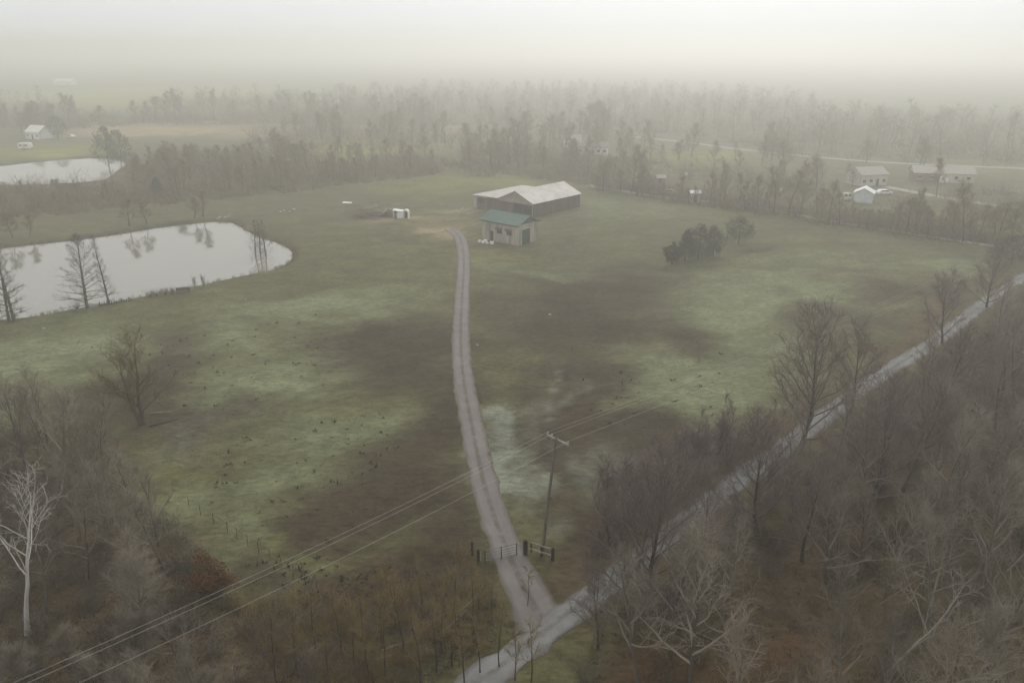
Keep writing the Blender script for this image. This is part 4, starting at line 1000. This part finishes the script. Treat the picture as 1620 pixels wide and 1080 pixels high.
for k, (px, py, h) in enumerate([(605, 1030, 6.0), (640, 1045, 7.0), (655, 1020, 5), (700, 1040, 5), (722, 1010, 5.5), (748, 1010, 6.0), (768, 1035, 5), (790, 1062, 5), (815, 1082, 4.5), (840, 1085, 5), (835, 965, 3.4), (560, 1060, 4.5), (520, 1075, 4), (925, 990, 4.5), (912, 960, 3.5), (960, 945, 5), (1060, 872, 5), (1100, 842, 4.5), (585, 1085, 5), (665, 1085, 5.5), (735, 1095, 6), (470, 1060, 5), (500, 1030, 4.5), (540, 1040, 5.5), (575, 1020, 5), (625, 1000, 5), (670, 1000, 5.5), (690, 1070, 6), (715, 1060, 5.5), (440, 1090, 6), (610, 1075, 6.5), (760, 1070, 5), (780, 1000, 4)]):
    if seg_dist(G(px, py), road_line)[0] < 1.9 and py < 1040: continue
    plant('thin_sapling', THIN[k % 2], G(px, py), 'thin dark sapling around the driveway mouth, {n} from the gate', 'sapling', sc_h(h, 6.5, 1.1), 'saplings round the driveway mouth', rank=GATE)

def band(poly_px, n, md, seed, protos, hlo, hhi, base, name, label, group, w=1.0, cat='tree', rank=None):
    P = scatter(gp(poly_px), n, md, seed)
    for k, p in enumerate(P):
        if in_poly(p, pond_line)[0] or in_poly(p, far_pond_line)[0]: continue
        hk = random.uniform(hlo, hhi); px = 810 + FPX * p[0] / (p[1] * cP + CAM_H * sP)
        if seed in (214, 218) and p[1] < 262 and any(a < px < b for a, b in ((1335, 1415), (1030, 1052), (1085, 1112))): hk = min(hk, 4.2)
        plant(name, protos[k % len(protos)], p, label, cat, sc_h(hk, base, w * random.uniform(.75, 1.5)), group, rank=rank)
band([(195,300),(205,268),(260,250),(420,246),(560,254),(690,258),(700,270),(560,286),(400,306),(250,322)], 95, 2.4, 211, HEDGE, 5, 9, 11, 'hedgerow_tree', 'small brown bare tree in the thicket beyond the pond, {n} from the far pond', 'thicket beyond the pond', 1.2, rank=FARP)
band([(-60,345),(-60,308),(120,302),(200,300),(240,318),(120,334)], 26, 3, 212, HEDGE, 2.6, 4.4, 11, 'hedgerow_tree', 'low brown bare tree between the two ponds, {n} from the far pond', 'low growth between the ponds', 1.4, rank=FARP)
for k, (px, py, h) in enumerate([(20, 376, 5.6), (48, 373, 5.0), (205, 358, 6.2), (232, 354, 5.2), (308, 345, 5.0), (322, 343, 6.4)]):
    plant('hedgerow_tree', HEDGE[k % 3], G(px, py), 'slim bare tree on the far pond bank, {n} from the three cypresses', 'tree', sc_h(h, 11, 1.5), 'slim trees on the far pond bank', rank=G(412, 402))
band([(720,278),(740,225),(900,250),(1000,275),(990,292),(900,284),(800,276)], 46, 1.8, 213, TALL + HEDGE, 5, 12, 13, 'treeline_tree', 'bare tree in the wood behind the pole barn, {n} from the barn', 'trees behind the barns', 1.15, rank=BARN)
band([(930,298),(1000,296),(1150,318),(1300,340),(1450,362),(1620,385),(1620,396),(1450,374),(1300,352),(1150,330),(1000,308)], 62, 1.3, 214, TALL + HEDGE, 4.5, 12, 13, 'treeline_tree', 'bare tree in the row along the field edge lane, {n} from the barn', 'treeline of the field edge lane', 1.1, rank=BARN)
band([(380,236),(400,205),(700,200),(720,235),(690,252),(560,246)], 32, 2.7, 215, TALL + HEDGE, 6, 12.5, 13, 'treeline_tree', 'bare tree scattered on the meadow beyond the thicket, {n} from the barn', 'trees on the middle meadow', 1.15, rank=BARN)
band([(0,196),(100,190),(300,182),(450,180),(700,185),(700,196),(450,190),(300,192),(100,203),(0,205)], 46, 2.2, 216, TALL + HEDGE, 6, 15, 13, 'treeline_tree', 'hazy bare tree in the row above the tan field, {n} from the farmhouse', 'row above the tan field', 1.25, rank=FARMH)
band([(-20,205),(60,190),(110,200),(60,228),(20,222)], 12, 4, 217, TALL, 8, 13, 14.5, 'treeline_tree', 'bare tree around the white farmhouse, {n} out from it', 'trees round the white farmhouse', 1.25, rank=FARMH)
band([(740,225),(760,200),(1000,205),(1100,235),(1300,262),(1420,250),(1560,285),(1560,310),(1430,330),(1300,310),(1130,275),(1000,262),(900,240)], 66, 2.2, 218, TALL + HEDGE, 6, 12.5, 13, 'treeline_tree', 'hazy bare tree among the houses beyond the field, {n} from the ranch house', 'trees among the far houses', 1.15, rank=RANCH)

# --- growth nobody could count
def tile(name, V0, F0, P, S, tint, mat, jitter=.0, squash=None):
    n = len(P); a = rng.uniform(0, 6.28, n); c, s = np.cos(a), np.sin(a)
    if V0.ndim == 3: Vb = V0[rng.integers(0, len(V0), n)]
    else: Vb = np.broadcast_to(V0, (n, *V0.shape))
    X_ = (Vb[..., 0] * c[:, None] - Vb[..., 1] * s[:, None]) * S[:, :1] + P[:, :1]
    Y_ = (Vb[..., 0] * s[:, None] + Vb[..., 1] * c[:, None]) * S[:, :1] + P[:, 1:2]
    Z_ = Vb[..., 2] * S[:, 1:2] + P[:, 2:3]
    m_ = Vb.shape[1]; V = np.stack([X_, Y_, Z_], -1).reshape(-1, 3)
    F = (F0[None] + (np.arange(n) * m_)[:, None, None]).reshape(-1, 3)
    me = new_mesh(name, V, F, mat); vattr(me, 'tint', np.repeat(tint, m_, 0)); return obj(name, me)

def on_land(P): return np.column_stack([P, hz(P[:, 0], P[:, 1])])

# undergrowth in the woods
rb = np.random.default_rng(300)
variants = []
for v in range(6):
    nst = 26; a = rb.uniform(0, 6.28, nst); inc = np.abs(rb.normal(.45, .3, nst)); L = rb.uniform(.5, 1.1, nst)
    d = np.column_stack([np.cos(a) * np.sin(inc), np.sin(a) * np.sin(inc), np.cos(inc)]); b0 = np.column_stack([rb.normal(0, .2, (nst, 2)), np.full(nst, -.05)])
    e = b0 + d * L[:, None]; S, E_, _ = kids(rb, b0, e, 3, .6, .25, .5, .15, .3)
    V, F = join([prisms(b0, e, np.full(nst, .010), None), prisms(S, E_, np.full(len(S), .007), None)]); variants.append(V)
BV, BF = np.array(variants), F
def brush(name, label, polys, seed, hs, cols, keep=None):
    Ps = np.concatenate([scatter_fast(gp(p), n, seed + i) for i, (p, n) in enumerate(polys)])
    m = (seg_dist(Ps, road_line) > 2.3) & (seg_dist(Ps, drive_line) > 2.0) & ~in_poly(Ps, pond_line) & ~in_poly(Ps, far_pond_line)
    Ps = Ps[m]; h = rng.uniform(*hs, len(Ps)); S = np.column_stack([h * rng.uniform(.8, 1.3, len(Ps)), h])
    c = np.array(cols)[rng.integers(0, len(cols), len(Ps))] * rng.uniform(.7, 1.3, (len(Ps), 1))
    return tag(tile(name, BV, BF, on_land(Ps), S, c, M['stuff']), label, 'brush', None, 'stuff')
def scatter_fast(poly, n, seed):
    r = np.random.default_rng(seed); lo, hi = poly.min(0), poly.max(0); out = np.zeros((0, 2))
    while len(out) < n:
        q = r.uniform(lo, hi, (4 * n, 2)); out = np.concatenate([out, q[in_poly(q, poly)]])
    return out[:n]
GREY = [(.115, .102, .086), (.085, .074, .061), (.155, .138, .117), (.105, .083, .06)]
BRN = [(.17, .120, .052), (.13, .094, .042), (.20, .15, .066)]
PLM = [(.14, .108, .103), (.17, .13, .122), (.11, .084, .08)]
brush('right_wood_undergrowth', 'tangle of grey brush under the right wood', [([(915,1120),(940,1012),(1010,950),(1130,857),(1250,760),(1340,693),(1440,612),(1560,528),(1640,468),(1800,500),(1800,1150),(905,1150)], 720)], 310, (1.0, 2.6), GREY + BRN[:1])
brush('left_wood_undergrowth', 'tangle of grey brush under the left wood', [([(-200,640),(0,650),(90,698),(200,780),(300,855),(340,930),(420,1010),(520,1085),(500,1150),(-200,1150)], 430)], 320, (1.0, 2.4), GREY)
brush('bottom_brush', 'brown weeds and brush at bottom centre', [([(350,950),(560,960),(700,930),(830,990),(740,1090),(500,1150),(420,1050)], 340), ([(600,860),(740,880),(800,990),(700,1000),(600,960)], 60)], 330, (.5, 1.6), BRN + PLM[:1])
brush('thicket_brush', 'plum brown brush in the thicket beside the road', [([(900,960),(945,830),(1050,745),(1190,700),(1300,660),(1430,570),(1620,430),(1620,450),(1440,590),(1250,738),(1010,925),(930,985)], 380)], 340, (.7, 1.9), PLM + BRN[:1])
brush('far_edge_brush', 'brown brush along the far field edges', [([(-100,372),(0,352),(350,318),(700,276),(700,262),(350,300),(0,335),(-100,350)], 520), ([(700,264),(1000,302),(1300,350),(1640,402),(1640,392),(1300,340),(1000,292),(700,254)], 380), ([(-100,345),(-100,298),(220,298),(250,330)], 160)], 350, (.9, 2.4), BRN)

# pond margin reeds and weeds
rp = scatter_fast(pond_line * 1.0, 1, 1)
ring = pond_line; idx = rng.integers(0, len(ring), 420); f = rng.uniform(0, 1, (420, 1))
Pr = ring[idx] * (1 - f) + ring[(idx + 1) % len(ring)] * f; cn = ring.mean(0); Pr = Pr + (Pr - cn) / np.linalg.norm(Pr - cn, axis=1)[:, None] * rng.uniform(-.4, 1.2, (420, 1))
h = rng.uniform(.35, .9, 420) ** 1.3
tag(tile('bank_weeds', BV, BF, on_land(Pr), np.column_stack([h * .8, h]), np.array(BRN)[rng.integers(0, 3, 420)] * .9, M['stuff']), 'thin dry weeds round the main pond margin', 'weeds', None, 'stuff')
for k, (px, py, s) in enumerate([(122, 488, 1.0), (236, 470, .9), (248, 467, .7), (262, 466, .9), (272, 465, .9)]):
    plant('bank_shrub', GREENSH, G(px, py), 'small dark shrub at the foot of the largest cypress' if k == 0 else 'low green shrub on the pond bank, %s before the bench' % ordinal(5 - k), 'shrub', (s * .55, s * .55, s * .6), None if k == 0 else 'bank shrubs left of the bench', trunk='stems')
for k, (px, py) in enumerate([(309, 457), (322, 454)]):
    plant('bare_shrub', SAPL[k], G(px, py), 'thin bare shrub on the pond bank, %s past the bench' % ordinal(k + 1), 'shrub', sc_h(2.3, 6, 1.0), 'bare shrubs right of the bench')
np_ = 14
xs_ = np.linspace(158, 208, np_)
for k, px in enumerate(xs_):
    x, y, z = at(px, 485 - (px - 150) * .16)
    o = MB().tube([(0, 0, -.1), (.02, 0, .25), (0, .02, .45 + .25 * (k % 3 == 0))], np.array([.14, .09, .03]), 6).build('cypress_knee', M['bark_cypress'], None, (x, y, z + .05)); tag(o, 'short dark cypress knee on the near bank, %s along from the largest cypress' % ordinal(k + 1), 'stump', 'cypress knees on the near bank')

# meadow tufts
rt_ = np.random.default_rng(400)
tv = []
for v in range(8):
    nb = 7; a = rt_.uniform(0, 6.28, nb); inc = rt_.uniform(.2, 1.1, nb); L = rt_.uniform(.6, 1.2, nb)
    d = np.column_stack([np.cos(a) * np.sin(inc), np.sin(a) * np.sin(inc), np.cos(inc)]); pz = np.column_stack([-np.sin(a), np.cos(a), np.zeros(nb)]) * .16
    b0 = np.column_stack([rt_.normal(0, .25, (nb, 2)), np.full(nb, -.1)])
    tv.append(np.stack([b0 - pz, b0 + pz, b0 + d * L[:, None]], 1).reshape(-1, 3))
TV = np.array(tv); TF = np.arange(21).reshape(7, 3)
field = gp([(-100,520),(250,470),(470,425),(700,380),(900,400),(1250,395),(1560,450),(1300,640),(1190,690),(950,800),(850,960),(700,1080),(380,1080),(330,930),(200,770),(-100,630)])
Pt = scatter_fast(field, 18000, 401); D = np.hypot(*Pt.T)
Pt = Pt[(rng.uniform(0, 1, len(Pt)) < np.clip(75 / D, .25, 1)) & (seg_dist(Pt, drive_line) > 1.5) & (seg_dist(Pt, road_line) > 2.2) & ~in_poly(Pt, pond_line)]
h = rng.uniform(.05, .11, len(Pt)); tc = land_color(Pt[:, 0], Pt[:, 1]) * rng.uniform(1.1, 1.5, (len(Pt), 1))
tag(tile('meadow_grass', TV, TF, on_land(Pt), np.column_stack([h * 2.6, h]), tc, M['stuff']), 'rough short grass of the open field', 'grass', None, 'stuff')
Pw = np.concatenate([scatter_fast(gp(p), n, 410 + i) for i, (p, n) in enumerate([([(340,700),(620,650),(640,730),(520,860),(400,860),(330,800)], 80), ([(120,540),(500,500),(520,640),(300,660)], 70), ([(900,600),(1150,560),(1180,660),(960,690)], 40), ([(380,900),(520,860),(560,960),(440,980)], 60)])])
h = rng.uniform(.12, .38, len(Pw)); tc = np.array([(.040, .042, .022), (.035, .030, .020), (.05, .052, .026)])[rng.integers(0, 3, len(Pw))]
tag(tile('dark_weeds', TV, TF, on_land(Pw), np.column_stack([h * 1.5, h]), tc, M['stuff']), 'dark weed clumps dotted over the lower field', 'weeds', None, 'stuff')
# leaf litter and dead grass on the wood floor
Pl = np.concatenate([scatter_fast(gp(p), n, 420 + i) for i, (p, n) in enumerate([([(915,1120),(945,1010),(1130,850),(1340,688),(1560,525),(1640,465),(1800,500),(1800,1150)], 9000), ([(-100,650),(90,698),(300,855),(420,1010),(520,1100),(-100,1150)], 5000), ([(400,1000),(600,900),(760,930),(820,1000),(720,1090),(450,1100)], 3000), ([(900,960),(960,820),(1180,705),(1300,660),(1250,735),(1010,925)], 2500)])])
Pl = Pl[(seg_dist(Pl, road_line) > 2.0) & (seg_dist(Pl, drive_line) > 1.7)]
h = rng.uniform(.1, .3, len(Pl)); tc = land_color(Pl[:, 0], Pl[:, 1]) * rng.uniform(.6, 1.7, (len(Pl), 1))
tag(tile('leaf_litter', TV, TF, on_land(Pl), np.column_stack([h * 1.5, h * .8]), tc, M['stuff']), 'dead leaves and dry grass on the wood floors', 'leaf litter', None, 'stuff')

# soft growth that closes the far tree belts
rf = np.random.default_rng(600); fvv = []
for v in range(6):
    nst = 16; a = rf.uniform(0, 6.28, nst); inc = np.abs(rf.normal(.55, .35, nst)); L = rf.uniform(.45, 1.0, nst)
    d = np.column_stack([np.cos(a) * np.sin(inc), np.sin(a) * np.sin(inc), np.cos(inc)]); b0 = np.column_stack([rf.normal(0, .3, (nst, 2)), np.full(nst, -.03)])
    e = b0 + d * L[:, None]; S, E_, _ = kids(rf, b0, e, 2, .6, .2, .5, .1, .2)
    V, FF = join([prisms(b0, e, np.full(nst, .012), None), prisms(S, E_, np.full(len(S), .010), None)]); fvv.append(V)
FV = np.array(fvv)
def growth(name, label, polys, seed, hs, cols):
    Ps = np.concatenate([scatter_fast(gp(p), n, seed + i) for i, (p, n) in enumerate(polys)])
    Ps = Ps[~in_poly(Ps, pond_line) & ~in_poly(Ps, far_pond_line)]
    h = rng.uniform(*hs, len(Ps)); S = np.column_stack([h * rng.uniform(.9, 1.4, len(Ps)), h])
    c = np.array(cols)[rng.integers(0, len(cols), len(Ps))] * rng.uniform(.75, 1.25, (len(Ps), 1))
    tag(tile(name, FV, FF, on_land(Ps), S, c, M['stuff']), label, 'brush', None, 'stuff')
growth('thicket_growth', 'brown brush filling the thicket beyond the pond', [([(195,300),(205,264),(260,246),(420,242),(560,250),(690,254),(700,272),(560,290),(400,312),(250,326)], 420), ([(-60,345),(-60,300),(120,300),(200,298),(240,320)], 120), ([(720,278),(740,235),(900,252),(1000,272),(990,294),(900,286)], 160)], 610, (2.0, 5.5), BRN + GREY[1:2])
growth('treeline_growth', 'brown brush along the field edge treeline', [([(930,300),(1000,292),(1150,314),(1300,336),(1450,358),(1640,384),(1640,398),(1450,376),(1300,354),(1150,332),(1000,310)], 340), ([(740,232),(900,240),(1100,262),(1300,292),(1300,312),(1100,284),(900,262)], 200), ([(1400,325),(1560,300),(1640,330),(1640,375),(1480,360)], 90)], 620, (1.5, 4.5), BRN + GREY[:2])
growth('far_growth', 'hazy brush of the far tree belts', [([(-100,206),(100,192),(300,184),(450,182),(700,186),(720,200),(450,196),(300,196),(100,206)], 330), ([(420,185),(450,165),(700,153),(950,148),(1250,160),(1400,205),(1250,240),(1050,214),(800,205),(700,190)], 1100), ([(1180,245),(1300,180),(1750,190),(1750,262),(1500,262)], 330), ([(380,240),(400,212),(560,205),(700,205),(720,238)], 120), ([(200,176),(240,160),(480,156),(460,176)], 140), ([(-200,190),(-200,160),(120,165),(60,190)], 140)], 630, (3.0, 7.5), BRN + GREY[1:2])
# far woods in the fog
fv = []
for s in (501, 502, 503, 504):
    tr, cr = grow(s, 13, .2, 7, .2, 1.0, .25, 5.2, 3, 2.4, 1, 1.8, 2, 1.3, .06, .05, twig=.034)
    fv.append(join([tr, cr]))
def far_wood(name, label, polys, seed):
    for k, (V0, F0) in enumerate(fv): pass
    Vs, Fs, Ts, n0 = [], [], [], 0
    for i, (poly, n) in enumerate(polys):
        P = scatter_fast(gp(poly), n, seed + i); pick = rng.integers(0, 4, n)
        for k in range(4):
            Q = P[pick == k]
            if not len(Q): continue
            V0, F0 = fv[k]; hs = rng.uniform(.5, .95, len(Q)); a = rng.uniform(0, 6.28, len(Q)); c, s = np.cos(a)[:, None], np.sin(a)[:, None]
            L = on_land(Q)
            V = np.stack([(V0[None, :, 0] * c - V0[None, :, 1] * s) * hs[:, None] * 1.5 + L[:, :1], (V0[None, :, 0] * s + V0[None, :, 1] * c) * hs[:, None] * 1.5 + L[:, 1:2], V0[None, :, 2] * hs[:, None] + L[:, 2:]], -1).reshape(-1, 3)
            F = (F0[None] + (np.arange(len(Q)) * len(V0))[:, None, None]).reshape(-1, 3)
            col = np.array(BRN + GREY[:2])[rng.integers(0, 5, len(Q))]
            Vs.append(V); Fs.append(F + n0); Ts.append(np.repeat(col, len(V0), 0)); n0 += len(V)
    me = new_mesh(name, np.concatenate(Vs), np.concatenate(Fs), M['stuff']); vattr(me, 'tint', np.concatenate(Ts))
    tag(obj(name, me), label, 'wood', None, 'stuff')
far_wood('far_wood', 'distant bare woods dissolving in the fog', [([(420,185),(450,162),(700,150),(950,146),(1250,158),(1350,200),(1250,235),(1050,210),(800,200),(700,190)], 380), ([(1200,240),(1300,190),(1750,205),(1750,250),(1500,255)], 110), ([(-200,180),(-200,160),(60,160),(100,175)], 26), ([(230,178),(260,166),(480,164),(460,178)], 30)], 510)

name_ranks()

# ------------------------------------------------------------------ the air
hb = MB().box(-1850, 1850, -140, 3300, -3.5, HAZE_TOP)
me = new_mesh('haze', hb.v, hb.f)
mh = bpy.data.materials.new('fog'); mh.use_nodes = True; t = mh.node_tree; t.nodes.clear()
pv = t.nodes.new('ShaderNodeVolumePrincipled'); pv.inputs['Color'].default_value = (.99, .975, .93, 1); pv.inputs['Density'].default_value = HAZE_DENSITY; pv.inputs['Anisotropy'].default_value = .68
out = t.nodes.new('ShaderNodeOutputMaterial'); t.links.new(pv.outputs[0], out.inputs['Volume']); me.materials.append(mh)
tag(obj('haze', me), 'pale even fog over the whole farm', 'haze', None, 'stuff')
